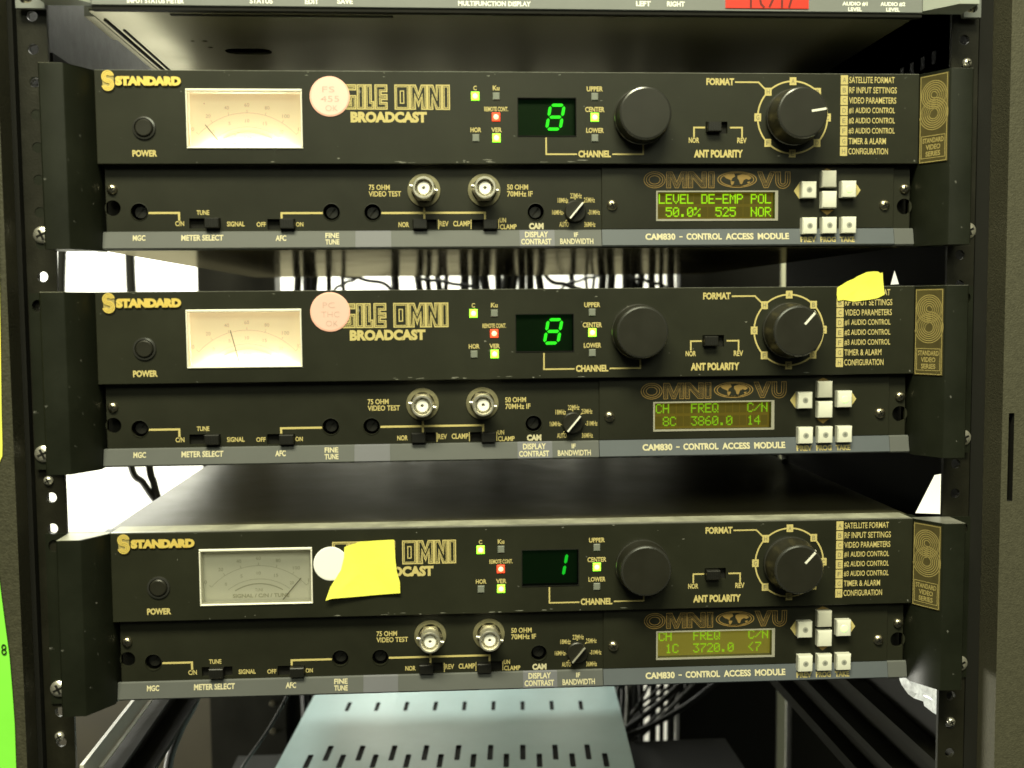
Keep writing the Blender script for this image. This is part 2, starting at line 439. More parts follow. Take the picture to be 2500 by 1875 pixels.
FONT = {'L': '10000 10000 10000 10000 10000 10000 11111', 'E': '11111 10000 10000 11110 10000 10000 11111',
 'V': '10001 10001 10001 10001 10001 01010 00100', 'D': '11110 10001 10001 10001 10001 10001 11110',
 '-': '00000 00000 00000 11111 00000 00000 00000', 'M': '10001 11011 10101 10101 10001 10001 10001',
 'P': '11110 10001 10001 11110 10000 10000 10000', 'O': '01110 10001 10001 10001 10001 10001 01110',
 '5': '11111 10000 11110 00001 00001 10001 01110', '0': '01110 10001 10011 10101 11001 10001 01110',
 '.': '00000 00000 00000 00000 00000 01100 01100', '%': '11000 11001 00010 00100 01000 10011 00011',
 '2': '01110 10001 00001 00010 00100 01000 11111', 'N': '10001 10001 11001 10101 10011 10001 10001',
 'R': '11110 10001 10001 11110 10100 10010 10001', 'C': '01110 10001 10000 10000 10000 10001 01110',
 'H': '10001 10001 10001 11111 10001 10001 10001', 'F': '11111 10000 10000 11110 10000 10000 10000',
 'Q': '01110 10001 10001 10001 10101 10010 01101', '/': '00000 00001 00010 00100 01000 10000 00000',
 '8': '01110 10001 10001 01110 10001 10001 01110', '3': '11111 00010 00100 00010 00001 10001 01110',
 '6': '00110 01000 10000 11110 10001 10001 01110', '1': '00100 01100 00100 00100 00100 00100 01110',
 '4': '00010 00110 01010 10010 11111 00010 00010', '7': '11111 00001 00010 00100 01000 01000 01000',
 '<': '00010 00100 01000 10000 01000 00100 00010'}

def outline(mb, pts, y, key, w1=0.5, w2=0.28, gap=0.8):
    mb.ribbon(pts, w1, y, key, True)
    if w2: mb.ribbon(inset(pts, gap), w2, y, key, True)

def front_panel_mb():
    mb = MB()
    mb.plate(rect(-208.5, 208.5, -45.8, 0), [rect(*METER), rect(*DISP), rect(*ANT)], YU, 3.0, 'panel', c=0.35)
    mb.box(-208.3, 208.3, 0.36, 3.0, -0.015, 0.12, 'edge')  # thin pale strip paints the highlight along the panel's top edge
    mb.box(-208.4, 208.4, 3.0, 17, -1.8, -0.02, 'lip')
    mb.box(-208.4, 208.4, 3.0, 6.5, -45.7, -44.2, 'panel')
    return mb
def lower_panel_mb():
    mb = MB()
    holes = [circ(x, z, 4.15) for x, z in TRIM] + [rect(*s) for s in SLOTS]
    holes += [circ(-203.4, -66.8, 3.9), circ(203.9, -67.2, 4.1), rect(LCD[0] - 1.2, LCD[1] + 1.2, LCD[2] - 1.2, LCD[3] + 1.2)]
    mb.plate(rect(-206.6, 206.6, -88.0, -45.9), holes, YL, 7.4, 'lower')
    mb.box(-206.5, 206.5, 7.4, 16, -88.0, -86.2, 'steel')
    mb.box(-208, 208, 13.2, 13.9, -86, -2, 'cavity')
    return mb
def strip_mb():
    mb = MB()
    def seg(x0, x1, key):
        mb.prism([(YL - 0.02, -78.6), (YL - 1.0, -79.2), (YL - 2.6, -86.9), (YL - 2.0, -87.7), (YL - 0.02, -87.7)], x0, x1, key, axis='x')
    seg(-208.3, -83.0, 'strip'); seg(-82.98, -65.0, 'patch'); seg(-64.98, 0.6, 'strip'); seg(0.62, 18.6, 'patch'); seg(18.62, 42.9, 'strip')
    return mb
def strip_end_mb():
    mb = MB()
    mb.prism([(YL - 0.02, -78.6), (YL - 1.0, -79.2), (YL - 2.6, -86.9), (YL - 2.0, -87.7), (YL - 0.02, -87.7)], 197.9, 208.3, 'strip', axis='x')
    return mb
def ystrip(z): return YL - 1.0 - 1.6 * (-79.2 - z) / 7.7 - 0.12
def stext(mb, s, x0, z1, x1, z0, key, bold=0.03, dy=0.0):
    v, f = glyphs(s, bold)
    ax = min(p[0] for p in v); bx = max(p[0] for p in v); ay = min(p[1] for p in v); by = max(p[1] for p in v)
    sx = (x1 - x0) / (bx - ax); sz = (z1 - z0) / (by - ay)
    P = [(x0 + (p[0] - ax) * sx, z0 + (p[1] - ay) * sz) for p in v]
    mb.add([(a, ystrip(b) + dy, b) for a, b in P], f, key)

def handle_mb(sg):
    mb = MB()
    pts = [(-230, 3), (-230, -14.2), (-229.2, -15), (-218.6, -15), (-217.8, -14.6), (-208.6, 0), (-208.6, 12), (-213, 12), (-213, 3)]
    mb.prism([(sg * -x, y) for x, y in pts], -88.3, -0.1, 'handle')
    tp = [(-229.6, 3), (-229.6, -14.6), (-218.8, -14.6), (-209.2, 0), (-209.2, 3)]
    mb.prism([(sg * -x, y) for x, y in tp], -0.099, 0.05, 'edge' if sg > 0 else 'lip')  # pale cap paints the light caught by the handle's top edge
    slots = []
    for zc in (-6.5, -79.6):
        slots.append(rrect(-240.0, -234.6, zc - 3.1, zc + 3.1, 2.6))
    ol = rect(-241.4, -230.02, -88.2, -0.2)
    mb.plate([(sg * -x, z) for x, z in ol], [[(sg * -x, z) for x, z in h] for h in slots], 3.0, 6.0, 'handle')
    mb.box(sg * 213, sg * 229.9, 3.01, 6.0, -88.2, -0.2, 'handle')
    return mb

def upper_print_mb():
    mb = MB(); y = PU; g = 'gold'
    def t(*a, **k): text(mb, a[0], a[1], a[2], a[3], a[4], y, k.get('key', g), k.get('bold', 0.03))
    t('POWER', -191.3, -38.9, -179.3, -42.2, bold=0.045)
    t('C', -22.4, -6.9, -20.7, -9.2); t('Ku', -12.6, -6.8, -9.2, -9.2)
    t('REMOTE CONT.', -17.0, -17.3, -5.0, -19.6)
    t('HOR', -24.1, -27.6, -18.6, -30.0); t('VER', -13.6, -27.6, -8.2, -30.0)
    t('UPPER', 35.0, -7.0, 43.3, -9.5); t('CENTER', 34.2, -17.2, 44.1, -19.8); t('LOWER', 34.7, -27.7, 43.7, -30.2)
    t('CHANNEL', 30.6, -39.0, 47.3, -42.5, bold=0.045)
    mb.ribbon([(14.2, -32.6), (14.2, -40.9), (29.9, -40.9)], 0.75, y, g)
    mb.ribbon([(48.0, -40.9), (63.9, -40.9), (63.9, -35.0)], 0.75, y, g)
    t('FORMAT', 96.5, -2.5, 110.9, -6.1, bold=0.045)
    mb.ribbon([(111.4, -4.5), (123.6, -4.5), (128.0, -8.8)], 0.75, y, g)
    mb.ribbon([(95.9, -27.4), (90.2, -27.4), (90.2, -32.2)], 0.8, y, g)
    mb.ribbon([(108.9, -27.4), (115.2, -27.4), (115.2, -32.4)], 0.8, y, g)
    t('NOR', 87.5, -32.4, 92.9, -35.2); t('REV', 112.7, -32.5, 117.6, -35.3)
    t('ANT POLARITY', 90.2, -38.6, 115.7, -42.6, bold=0.05)
    cx, cz, r = 141.6, -22.2, 18.3
    mb.ribbon(circ(cx, cz, r, 72), 0.8, y, g, True)
    for i, ch in enumerate('ABCDEFGH'):
        a = math.radians(90 - 45 * i); x = cx + r * math.cos(a); z = cz + r * math.sin(a)
        mb.quadz(x - 1.75, x + 1.75, z - 2.0, z + 2.0, y - 0.08, 'gold')
        text(mb, ch, x - 0.8, z + 1.15, x + 0.8, z - 1.15, y - 0.16, 'ink', 0.0)
    for i, (ch, s, wd) in enumerate([('A', 'SATELLITE FORMAT', 24.0), ('B', 'RF INPUT SETTINGS', 25.2), ('C', 'VIDEO PARAMETERS', 25.0), ('D', '#1 AUDIO CONTROL', 24.4),
                        ('E', '#2 AUDIO CONTROL', 24.4), ('F', '#3 AUDIO CONTROL', 24.4), ('G', 'TIMER & ALARM', 19.8), ('H', 'CONFIGURATION', 21.0)]):
        z = -3.1 - 5.18 * i; x = 168.6
        mb.quadz(x - 1.9, x + 1.9, z - 2.35, z + 2.35, y - 0.08, 'gold')
        text(mb, ch, x - 0.85, z + 1.2, x + 0.85, z - 1.2, y - 0.16, 'ink', 0.0)
        text(mb, s, 171.2, z + 1.6, 171.2 + wd, z - 1.6, y, g, 0.012)
    # model name in outlined capitals
    zt, zb = -6.8, -18.6
    def P(x0, x1, pts): return [(x0 + (x1 - x0) * a, zb + (zt - zb) * b) for a, b in pts]
    I = [(0, 0), (1, 0), (1, 1), (0, 1)]
    A_ = [(0, 0), (.36, 0), (.36, .3), (.64, .3), (.64, 0), (1, 0), (1, 1), (0, 1)]
    G_ = [(0, 0), (1, 0), (1, .55), (.48, .55), (.48, .36), (.62, .36), (.62, .2), (.36, .2), (.36, .8), (1, .8), (1, 1), (0, 1)]
    L_ = [(0, 0), (1, 0), (1, .3), (.7, .3), (.7, 1), (0, 1)]
    E_ = [(0, 0), (1, 0), (1, .27), (.5, .27), (.5, .4), (1, .4), (1, .6), (.5, .6), (.5, .73), (1, .73), (1, 1), (0, 1)]
    M_ = [(0, 0), (.3, 0), (.3, .5), (.5, .12), (.7, .5), (.7, 0), (1, 0), (1, 1), (.68, 1), (.5, .62), (.32, 1), (0, 1)]
    N_ = [(0, 0), (.36, 0), (.36, .48), (.62, 0), (1, 0), (1, 1), (.64, 1), (.64, .52), (.38, 1), (0, 1)]
    for ch, x0, x1 in ((A_, -97.2, -89.4), (G_, -88.6, -81.2), (I, -80.3, -77.0), (L_, -76.3, -72.3), (E_, -71.5, -65.7),
                       (I, -61.6, -54.7), (M_, -54.0, -45.9), (N_, -45.3, -38.5), (I, -37.8, -34.5)):
        outline(mb, P(x0, x1, ch), y, g, 0.62, 0.36, 0.78)
    outline(mb, [(-59.0, -9.7), (-57.3, -9.7), (-57.3, -15.7), (-59.0, -15.7)], y, g, 0.5, 0)
    t('BROADCAST', -83.9, -19.9, -45.9, -25.3, bold=0.06)
    return mb

def lower_print_mb():
    mb = MB(); y = PL; g = 'gold'
    def t(s, x0, z1, x1, z0, key=g, bold=0.025): text(mb, s, x0, z1, x1, z0, y, key, bold)
    def ln(*p): mb.ribbon(p, 1.05, y, g)
    ln((-186.2, -69.3), (-170.9, -69.3), (-170.9, -73.2))
    t('C/N', -172.9, -73.4, -168.5, -75.9); t('TUNE', -162.2, -68.0, -155.9, -70.4); t('SIGNAL', -147.3, -73.7, -138.5, -76.2)
    t('OFF', -132.6, -74.0, -127.9, -76.4); t('ON', -112.9, -74.1, -109.2, -76.4)
    ln((-99.0, -69.6), (-120.0, -69.6), (-120.0, -72.3))
    t('75 OHM', -75.9, -55.4, -65.3, -58.1, bold=0.02); t('VIDEO TEST', -76.0, -58.7, -59.6, -61.4, bold=0.02)
    t('50 OHM', -5.5, -55.4, 5.3, -58.1, bold=0.02); t('70MHz IF', -5.5, -58.8, 7.6, -61.6, bold=0.02)
    ln((-69.9, -69.7), (-17.0, -69.7), (-17.0, -73.0)); ln((-48.0, -67.0), (-48.0, -72.9))
    t('NOR', -61.2, -74.3, -55.8, -76.9); t('REV', -40.4, -73.9, -35.7, -76.6); t('CLAMP', -33.3, -73.8, -24.7, -76.6)
    t('UN', -9.5, -72.4, -6.2, -74.8); t('CLAMP', -9.4, -75.6, -0.8, -78.2)
    mb.quadz(-41.1, -40.9 + .35, -78.0, -73.2, y, g); mb.quadz(-24.4, -24.0, -78.0, -73.2, y, g); mb.quadz(-10.2, -9.8, -78.0, -73.2, y, g)
    t('CAM', 5.6, -75.0, 13.1, -78.3, 'cream', 0.06)
    t('22MHz', 27.0, -59.9, 33.0, -62.5, bold=0.01); t('18MHz', 20.5, -62.3, 26.0, -64.8, bold=0.01); t('25MHz', 34.1, -62.1, 39.8, -64.7, bold=0.01)
    t('16MHz-', 17.6, -68.4, 23.7, -70.9, bold=0.01); t('-31MHz', 36.1, -68.4, 42.4, -70.9, bold=0.01)
    t('AUTO', 21.3, -74.5, 26.2, -77.1, bold=0.01); t('36MHz', 34.2, -74.6, 40.0, -77.2, bold=0.01)
    for a in (90, 45, 135, 225):
        c, s_ = math.cos(math.radians(a)), math.sin(math.radians(a))
        mb.ribbon([(29.5 + 6.0 * c, -69.2 + 6.0 * s_), (29.5 + 7.0 * c, -69.2 + 7.0 * s_)], 0.5, y, g)
    return mb
def strip_print_mb():
    mb = MB()
    stext(mb, 'MGC', -193.6, -80.4, -187.4, -83.3, 'cream'); stext(mb, 'METER SELECT', -169.8, -80.4, -149.0, -83.4, 'cream')
    stext(mb, 'AFC', -123.0, -80.8, -117.7, -83.7, 'cream')
    stext(mb, 'FINE', -98.1, -79.7, -91.2, -82.3, 'cream'); stext(mb, 'TUNE', -98.1, -83.0, -91.1, -85.7, 'cream')
    stext(mb, 'DISPLAY', 3.4, -79.5, 15.3, -82.5, 'cream'); stext(mb, 'CONTRAST', 1.3, -83.2, 16.9, -86.2, 'cream')
    stext(mb, 'IF', 28.7, -80.0, 30.8, -82.4, 'cream'); stext(mb, 'BANDWIDTH', 21.4, -83.2, 38.6, -86.1, 'cream', 0.02)
    return mb

def s_emblem(mb, cx, cz, k, y, key, radii, D, wd, place=None):
    """nested S built from two fans of arcs, top and bottom"""
    for r in radii:
        r2 = D - r
        top = arc(cx, cz + D / 2 * k, r * k, 10, 270, 26)
        bot = arc(cx, cz - D / 2 * k, r2 * k, 90, -170, 26)
        pts = top + bot[1:]
        if place:
            b = MB(); b.ribbon(pts, wd, 0, key); mb.add([place(a, c) for a, _, c in b.v], b.f, key)
        else: mb.ribbon(pts, wd, y, key)

def logo_mb():
    mb = MB(); y = -0.9
    b = MB()
    s_emblem(b, -201.7, -5.4, 1.0, 0, 'logo', (1.15, 1.95, 2.75), 3.9, 0.62)
    mb.add([(a, y, c) for a, _, c in b.v], b.f, 'logo')
    mb.plate(rrect(-204.4, -199.0, -9.8, -1.1, 2.6), [], -0.45, -0.05, 'badgeg')
    v, f = glyphs('STANDARD', 0.085)
    ax = min(p[0] for p in v); bx = max(p[0] for p in v); ay = min(p[1] for p in v); by = max(p[1] for p in v)
    mb.add([(-198.2 + (p[0] - ax) * 31.7 / (bx - ax), y, -7.8 + (p[1] - ay) * 4.6 / (by - ay)) for p in v], f, 'logo')
    return mb

def badge_mb():
    """plate lying on the slanted inner face of the right handle; u along the slope, v up"""
    mb = MB()
    ux, uy = 9.2 / 17.2, -14.6 / 17.2
    def at(d): return lambda u, v: (208.6 + ux * u - (-uy) * d * 0 + uy * d, 0.0 + uy * u - ux * d, v)
    n0, n1, n2 = at(0.05), at(0.5), at(0.6)
    u0, u1, v0, v1 = 0.6, 16.4, -46.0, -1.6
    Q = [(u0, v0), (u1, v0), (u1, v1), (u0, v1)]
    mb.add([n0(*q) for q in Q] + [n1(*q) for q in Q], [(4, 5, 6, 7), (0, 1, 5, 4), (1, 2, 6, 5), (2, 3, 7, 6), (3, 0, 4, 7)], 'badge')
    def rib(pts, wd, closed=False, key='badgeg'):
        b = MB(); b.ribbon(pts, wd, 0, key, closed); mb.add([n2(a, c) for a, _, c in b.v], b.f, key)
    rib(rect(1.1, 15.9, -45.5, -2.1), 0.4, True)
    rib(rect(1.9, 15.1, -43.6, -32.4), 0.35, True)
    s_emblem(mb, 8.5, -16.6, 1.0, 0, 'badgeg', (1.6, 2.7, 3.8, 4.9, 6.0, 7.0), 12.2 - 2.6, 0.42, n2)
    for r in (2.1, 3.2, 4.3, 5.4, 6.5, 7.2):
        rib(arc(8.5, -16.6 + 4.8, r, -90, 10, 14), 0.28); rib(arc(8.5, -16.6 - 4.8, r, 90, 190, 14), 0.28)
    for s, a, b_, z1, z0 in (('STANDARD', 2.6, 14.4, -33.4, -36.0), ('VIDEO', 4.4, 12.6, -36.8, -39.4), ('SERIES', 4.4, 12.6, -40.2, -42.8)):
        v, f = glyphs(s, 0.03)
        ax = min(p[0] for p in v); bx = max(p[0] for p in v); ay = min(p[1] for p in v); by = max(p[1] for p in v)
        mb.add([n2(a + (p[0] - ax) * (b_ - a) / (bx - ax), z0 + (p[1] - ay) * (z1 - z0) / (by - ay)) for p in v], f, 'badgeg')
    return mb

def meter_frame_mb():
    mb = MB(); x0, x1, z0, z1 = METER
    mb.box(x0 - .05, x1 + .05, -0.7, 5, z1 - 1.3, z1 + .05, 'rim', 0.35); mb.box(x0 - .05, x1 + .05, -0.7, 5, z0 - .05, z0 + .9, 'rim', 0.35)
    mb.box(x0 - .05, x0 + .7, -0.7, 5, z0 + .92, z1 - 1.32, 'rim', 0.25); mb.box(x1 - .7, x1 + .05, -0.7, 5, z0 + .92, z1 - 1.32, 'rim', 0.25)
    return mb
def meter_face_mb(key):
    mb = MB(); x0, x1, z0, z1 = METER
    mb.box(x0 - 2, x1 + 2, 6.4, 7.0, z0 - 4, z1 + 2, key)
    for a in (x0 - 2.4, x1 + 2): mb.box(a, a + .4, 3.2, 6.4, z0 - 4, z1 + 2, key)
    mb.box(x0 - 2, x1 + 2, 3.2, 6.4, z1 + 2, z1 + 2.4, key); mb.box(x0 - 2, x1 + 2, 3.2, 6.4, z0 - 4.4, z0 - 4, key)
    return mb
def meter_scale_mb(key):
    mb = MB(); y = 6.3; cx, cz = -136.0, -52.0
    mb.ribbon(arc(cx, cz, 32.5, 138, 42, 40), 0.18, y, key)
    mb.ribbon(arc(cx, cz, 25.5, 128, 52, 40), 0.18, y, key)
    mb.ribbon(arc(cx, cz, 23.0, 122, 58, 40), 0.5, y, key)
    for i, s in enumerate(['0', '20', '40', '60', '80', '100', '120']):
        a = math.radians(138 - 16 * i)
        mb.ribbon([(cx + 32.5 * math.cos(a), cz + 32.5 * math.sin(a)), (cx + 34.0 * math.cos(a), cz + 34.0 * math.sin(a))], 0.22, y, key)
        x, z = cx + 36.4 * math.cos(a), cz + 36.4 * math.sin(a)
        text(mb, s, x - 0.6 * len(s), z + 0.9, x + 0.6 * len(s), z - 0.9, y, key, 0.0)
    for i, s in enumerate(['0', '5', '10', '15', '20']):
        a = math.radians(126 - 18 * i); x, z = cx + 28.6 * math.cos(a), cz + 28.6 * math.sin(a)
        text(mb, s, x - 0.5 * len(s), z + 0.8, x + 0.5 * len(s), z - 0.8, y, key, 0.0)
    text(mb, 'TUNE', -138.0, -31.4, -134.0, -33.0, y, key, 0.0)
    text(mb, 'SIGNAL / C/N / TUNE', -149.5, -34.2, -120.5, -36.2, y, key, 0.03)
    return mb
def needle_mb(ang):
    mb = MB(); a = math.radians(ang); cx, cz = -136.0, -52.0
    mb.ribbon([(cx + 15.0 * math.cos(a), cz + 15 * math.sin(a)), (cx + 33.5 * math.cos(a), cz + 33.5 * math.sin(a))], 0.42, 5.4, 'ink')
    return mb

def knob_mb(r0, r1, d):
    mb = MB()
    mb.lathe(0, 0, [(0.01, -d), (r1 - 1.1, -d)], 'knob', 64, True); mb.lathe(0, 0, [(r1 - 1.1, -d), (r1 - .4, -d + .25), (r1, -d + 0.9)], 'knobrim', 64, False)
    mb.lathe(0, 0, [(r1, -d + 0.9), (r0 - .4, -2.8)], 'knob', 64, False); mb.lathe(0, 0, [(r0 - .4, -2.8), (r0, -2.2), (r0 - .2, -0.05)], 'knobrim', 64, False)
    return mb

def led_mb(key, core=None):
    mb = MB(); h = 2.05 if core else 1.75
    mb.box(-h, h, -0.55, -0.02, -h - .1, h + .1, key, 0.3)
    if core: mb.lathe(0, 0, [(0.01, -0.9), (1.0, -0.75), (1.35, -0.5)], core, 18)
    return mb

def digit_mb(segs, key):
    mb = MB(); y = 3.6
    cx, cz, hw, hh, t = 19.4, -21.7, 3.5, 6.0, 0.80
    def sk(x, z): return (cx + x + z * 0.18, cz + z)
    S7 = {'a': [(-hw + .4, hh), (hw - .4, hh)], 'g': [(-hw + .4, 0), (hw - .4, 0)], 'd': [(-hw + .4, -hh), (hw - .4, -hh)],
          'f': [(-hw, hh - .5), (-hw, .5)], 'b': [(hw, hh - .5), (hw, .5)], 'e': [(-hw, -.5), (-hw, -hh + .5)], 'c': [(hw, -.5), (hw, -hh + .5)]}
    for s in segs:
        (a, b), (c, d) = S7[s]
        L = Vector((c - a, d - b)); u = L.normalized(); n = Vector((-u.y, u.x)); p, q = Vector((a, b)), Vector((c, d))
        poly = [p, p + u * t + n * t, q - u * t + n * t, q, q - u * t - n * t, p + u * t - n * t]
        mb.poly([sk(*v) for v in poly], y, key)
    return mb

def lcd_text_mb(rows, key):
    mb = MB(); y = 7.5
    cw, px_, pz = 3.75, 0.66, 0.62
    for r, s in enumerate(rows):
        zt = -60.3 - r * 6.75
        for i, ch in enumerate(s):
            x = 73.5 + i * cw
            if key != 'lcdtx3': mb.quadz(x - .05, x + 3.2, zt - 5.1, zt + 0.15, y + 0.2, 'lcdgrid')
            if ch == ' ': continue
            for j, row in enumerate(FONT[ch].split()):
                for k, b in enumerate(row):
                    if b == '1': mb.quadz(x + k * px_, x + k * px_ + 0.65, zt - (j + 1) * 0.71 + 0.02, zt - j * 0.71, y, key)
    return mb

def module_mb():
    mb = MB(); x0, x1, z0, z1 = MOD
    mb.plate(rect(x0, x1, -78.5, z1), [rect(*LCD)], YL - 1.1, YL - 0.05, 'lower', c=0.25)
    mb.prism([(YL - 0.05, -78.55), (YL - 1.1, -78.6), (YL - 2.9, -86.7), (YL - 2.3, -87.4), (YL - 0.05, -87.4)], x0, x1, 'stripb', axis='x')
    return mb
def module_print_mb():
    mb = MB(); y = YL - 1.2; g = 'dimgold'
    zt, zb = -49.3, -57.4
    def P(x0, x1, pts): return [(x0 + (x1 - x0) * a, zb + (zt - zb) * b) for a, b in pts]
    I = [(0, 0), (1, 0), (1, 1), (0, 1)]
    M_ = [(0, 0), (.2, 0), (.2, .66), (.42, 0), (.58, 0), (.8, .66), (.8, 0), (1, 0), (1, 1), (.72, 1), (.5, .36), (.28, 1), (0, 1)]
    N_ = [(0, 0), (.24, 0), (.24, .62), (.72, 0), (1, 0), (1, 1), (.76, 1), (.76, .38), (.28, 1), (0, 1)]
    V_ = [(.38, 0), (.62, 0), (1, 1), (.74, 1), (.5, .32), (.26, 1), (0, 1)]
    for ch, x0, x1 in ((M_, 77.0, 87.6), (N_, 88.4, 97.8), (I, 98.9, 101.9), (V_, 124.8, 133.8)):
        outline(mb, P(x0, x1, ch), y, g, 0.32, 0.15, 0.8)
    for k in (1.0, 0.78, 0.52):
        mb.ribbon([(70.7 + 5.5 * k * math.cos(a), -53.3 + 4.1 * k * math.sin(a)) for a in [2 * math.pi * i / 40 for i in range(40)]], 0.36, y, g, True)
    U_ = [(134.4, zt), (136.9, zt)] + arc(138.2, -54.3, 1.3, 180, 360, 8) + [(139.5, zt), (142.0, zt)] + arc(138.2, -54.0, 3.8, 0, -180, 12)
    mb.ribbon(U_, 0.34, y, g, True); mb.ribbon([(135.6, zt - .4)] + arc(138.2, -54.1, 2.55, 180, 360, 12) + [(140.8, zt - .4)], 0.3, y, g)
    for k in (1.0, 0.86):
        mb.ribbon([(114.0 + 10.2 * k * math.cos(a), -53.2 + 4.0 * k * math.sin(a)) for a in [2 * math.pi * i / 48 for i in range(48)]], 0.42, y, g, True)
    mb.poly([(107.0, -51.5), (109.3, -50.5), (112.4, -50.2), (113.0, -51.6), (111.4, -52.6), (110.9, -53.9), (110.0, -53.2), (108.4, -52.6)], y, g)
    mb.poly([(110.6, -54.0), (112.6, -54.2), (112.0, -55.6), (111.2, -56.3), (110.7, -55.2)], y, g)
    mb.poly([(114.2, -51.2), (116.8, -50.4), (119.8, -51.0), (121.6, -52.4), (120.2, -53.4), (118.8, -52.8), (117.4, -53.6), (116.6, -55.6), (115.6, -55.4), (115.0, -53.6), (114.2, -52.6)], y, g)
    mb.poly([(119.4, -54.4), (121.0, -54.2), (120.4, -55.2), (119.6, -55.2)], y, g)
    mb.poly([(109.0, -56.4), (114.0, -56.9), (119.0, -56.4), (114.0, -56.3)], y, g)
    for s, x0, z1, x1, z0 in (('CAM830', 65.7, -80.8, 81.4, -84.2), ('-', 83.4, -82.3, 85.2, -82.9), ('CONTROL', 87.2, -80.8, 105.8, -84.2), ('ACCESS', 107.8, -80.8, 122.6, -84.2), ('MODULE', 124.8, -80.8, 141.4, -84.2),
                              ('PREV', 147.4, -82.9, 155.7, -85.8), ('PROG', 158.0, -82.9, 166.2, -85.8), ('TAKE', 168.5, -82.9, 176.3, -85.8)):
        stext(mb, s, x0, z1, x1, z0, 'cream' if x0 < 145 else 'gold', 0.04, dy=-0.35)
    return mb
def lcd_rim_mb():
    mb = MB(); x0, x1, z0, z1 = LCD
    a, b = YL - 1.4, 7.9
    mb.box(x0, x1, a, b, z1 - .7, z1, 'lcdrim'); mb.box(x0, x1, a, b, z0, z0 + 1.0, 'lcdrim')
    mb.box(x0, x0 + .8, a, b, z0 + 1.01, z1 - .71, 'lcdrim'); mb.box(x1 - 1.6, x1, a, b, z0 + 1.01, z1 - .71, 'lcdrim')
    return mb

def screw_mb(r, key='zinc'):
    mb = MB()
    mb.lathe(0, 0, [(0.01, -1.9), (r * .45, -1.85), (r * .8, -1.45), (r, -0.7), (r, 0)], key, 24)
    for a in (25, 115):
        c, s_ = math.cos(math.radians(a)), math.sin(math.radians(a))
        mb.ribbon([(-.62 * r * c, -.62 * r * s_), (.62 * r * c, .62 * r * s_)], r * .28, -1.95, 'cavity')
    return mb

def connector_mb():
    mb = MB()
    mb.lathe(0, 0, [(8.4, 0), (8.3, -0.7), (6.2, -0.9)], 'brass', 48, False)
    mb.lathe(0, 0, [(6.4, -0.9), (6.4, -3.0)], 'zinc', 6, False)
    mb.lathe(0, 0, [(6.4, -3.0), (4.6, -3.1)], 'zinc', 6, False)
    mb.lathe(0, 0, [(4.9, -3.0), (4.9, -11.2), (5.4, -11.6), (5.5, -12.4), (5.2, -12.9), (4.5, -12.9), (4.3, -12.4), (4.3, -6.5), (4.0, -6.2)], 'chrome', 48, False)
    for a in (170, -10):
        c, s_ = math.cos(math.radians(a)), math.sin(math.radians(a))
        mb.tube([(4.6 * c, -8.6, 4.6 * s_), (7.0 * c, -8.6, 7.0 * s_)], 1.0, 'chrome', 14)
    return mb
def connector_core_mb():
    mb = MB()
    mb.lathe(0, 0, [(0.7, -10.4), (0.95, -11.2), (2.9, -11.2), (3.1, -10.8), (3.1, -6.1), (4.2, -6.1)], 'dielectric', 32, False)
    mb.lathe(0, 0, [(0.01, -10.0), (0.7, -10.0)], 'zinc', 16, True)
    return mb

def button_mb(led, key='button'):
    mb = MB()
    w_, h_ = 3.95, 4.3
    v = [(-w_ + .5, -4.4, -h_ + .3), (w_ - .5, -4.4, -h_ + .3), (w_ - .5, -4.4, h_ - 1.1), (-w_ + .5, -4.4, h_ - 1.1),
         (-w_, -3.7, -h_), (w_, -3.7, -h_), (w_, -3.7, h_), (-w_, -3.7, h_),
         (-w_, 0, -h_), (w_, 0, -h_), (w_, 0, h_), (-w_, 0, h_)]
    mb.add(v, [(0, 1, 2, 3), (0, 4, 5, 1), (1, 5, 6, 2), (2, 6, 7, 3), (3, 7, 4, 0), (4, 8, 9, 5), (5, 9, 10, 6), (6, 10, 11, 7), (7, 11, 8, 4)], key)
    return mb
def dot_mb(kind):
    mb = MB()
    if kind == 'on':
        mb.lathe(0, 0, [(0.01, -4.9), (1.6, -4.8), (2.1, -4.35)], 'ledbtn', 20)
    else:
        mb.lathe(0, 0, [(0.01, -4.5), (0.75, -4.5)], 'ledoff', 18); mb.lathe(0, 0, [(0.75, -4.55), (1.5, -4.45)], 'leddot', 22, False)
    return mb

def lever_mb():
    mb = MB(); mb.box(-3.6, 3.6, -3.8, 8, -2.5, 2.5, 'rubber', 0.4)
    for i in range(5): mb.box(-2.6 + i * 1.2, -2.2 + i * 1.2, -4.05, -3.8, -2.0, 2.0, 'rubber')
    return mb
def trimmer_mb():
    mb = MB(); mb.lathe(0, 0, [(0.01, 3.0), (2.9, 3.0), (3.2, 3.4), (3.2, 8)], 'rubber', 24)
    mb.ribbon([(-1.6, -1.9), (1.6, 1.9)], 0.8, 2.9, 'cavity')
    mb.lathe(0, 0, [(4.15, 0.2), (4.5, -0.25), (4.2, -0.3), (4.1, 0.2)], 'lower', 30, False)
    return mb

def chassis_mb():
    mb = MB()
    mb.box(-213, 213, 17.05, 470, -2.4, -1.2, 'cover')
    mb.box(-213, 213, 16.05, 470, -87.2, -86.0, 'steel')
    mb.box(-213, -211.8, 12.1, 470, -86.0, -2.4, 'cover'); mb.box(211.8, 213, 12.1, 470, -86.0, -2.4, 'cover')
    mb.box(-211.8, 211.8, 468.8, 470, -86.0, -2.4, 'cover')
    return mb

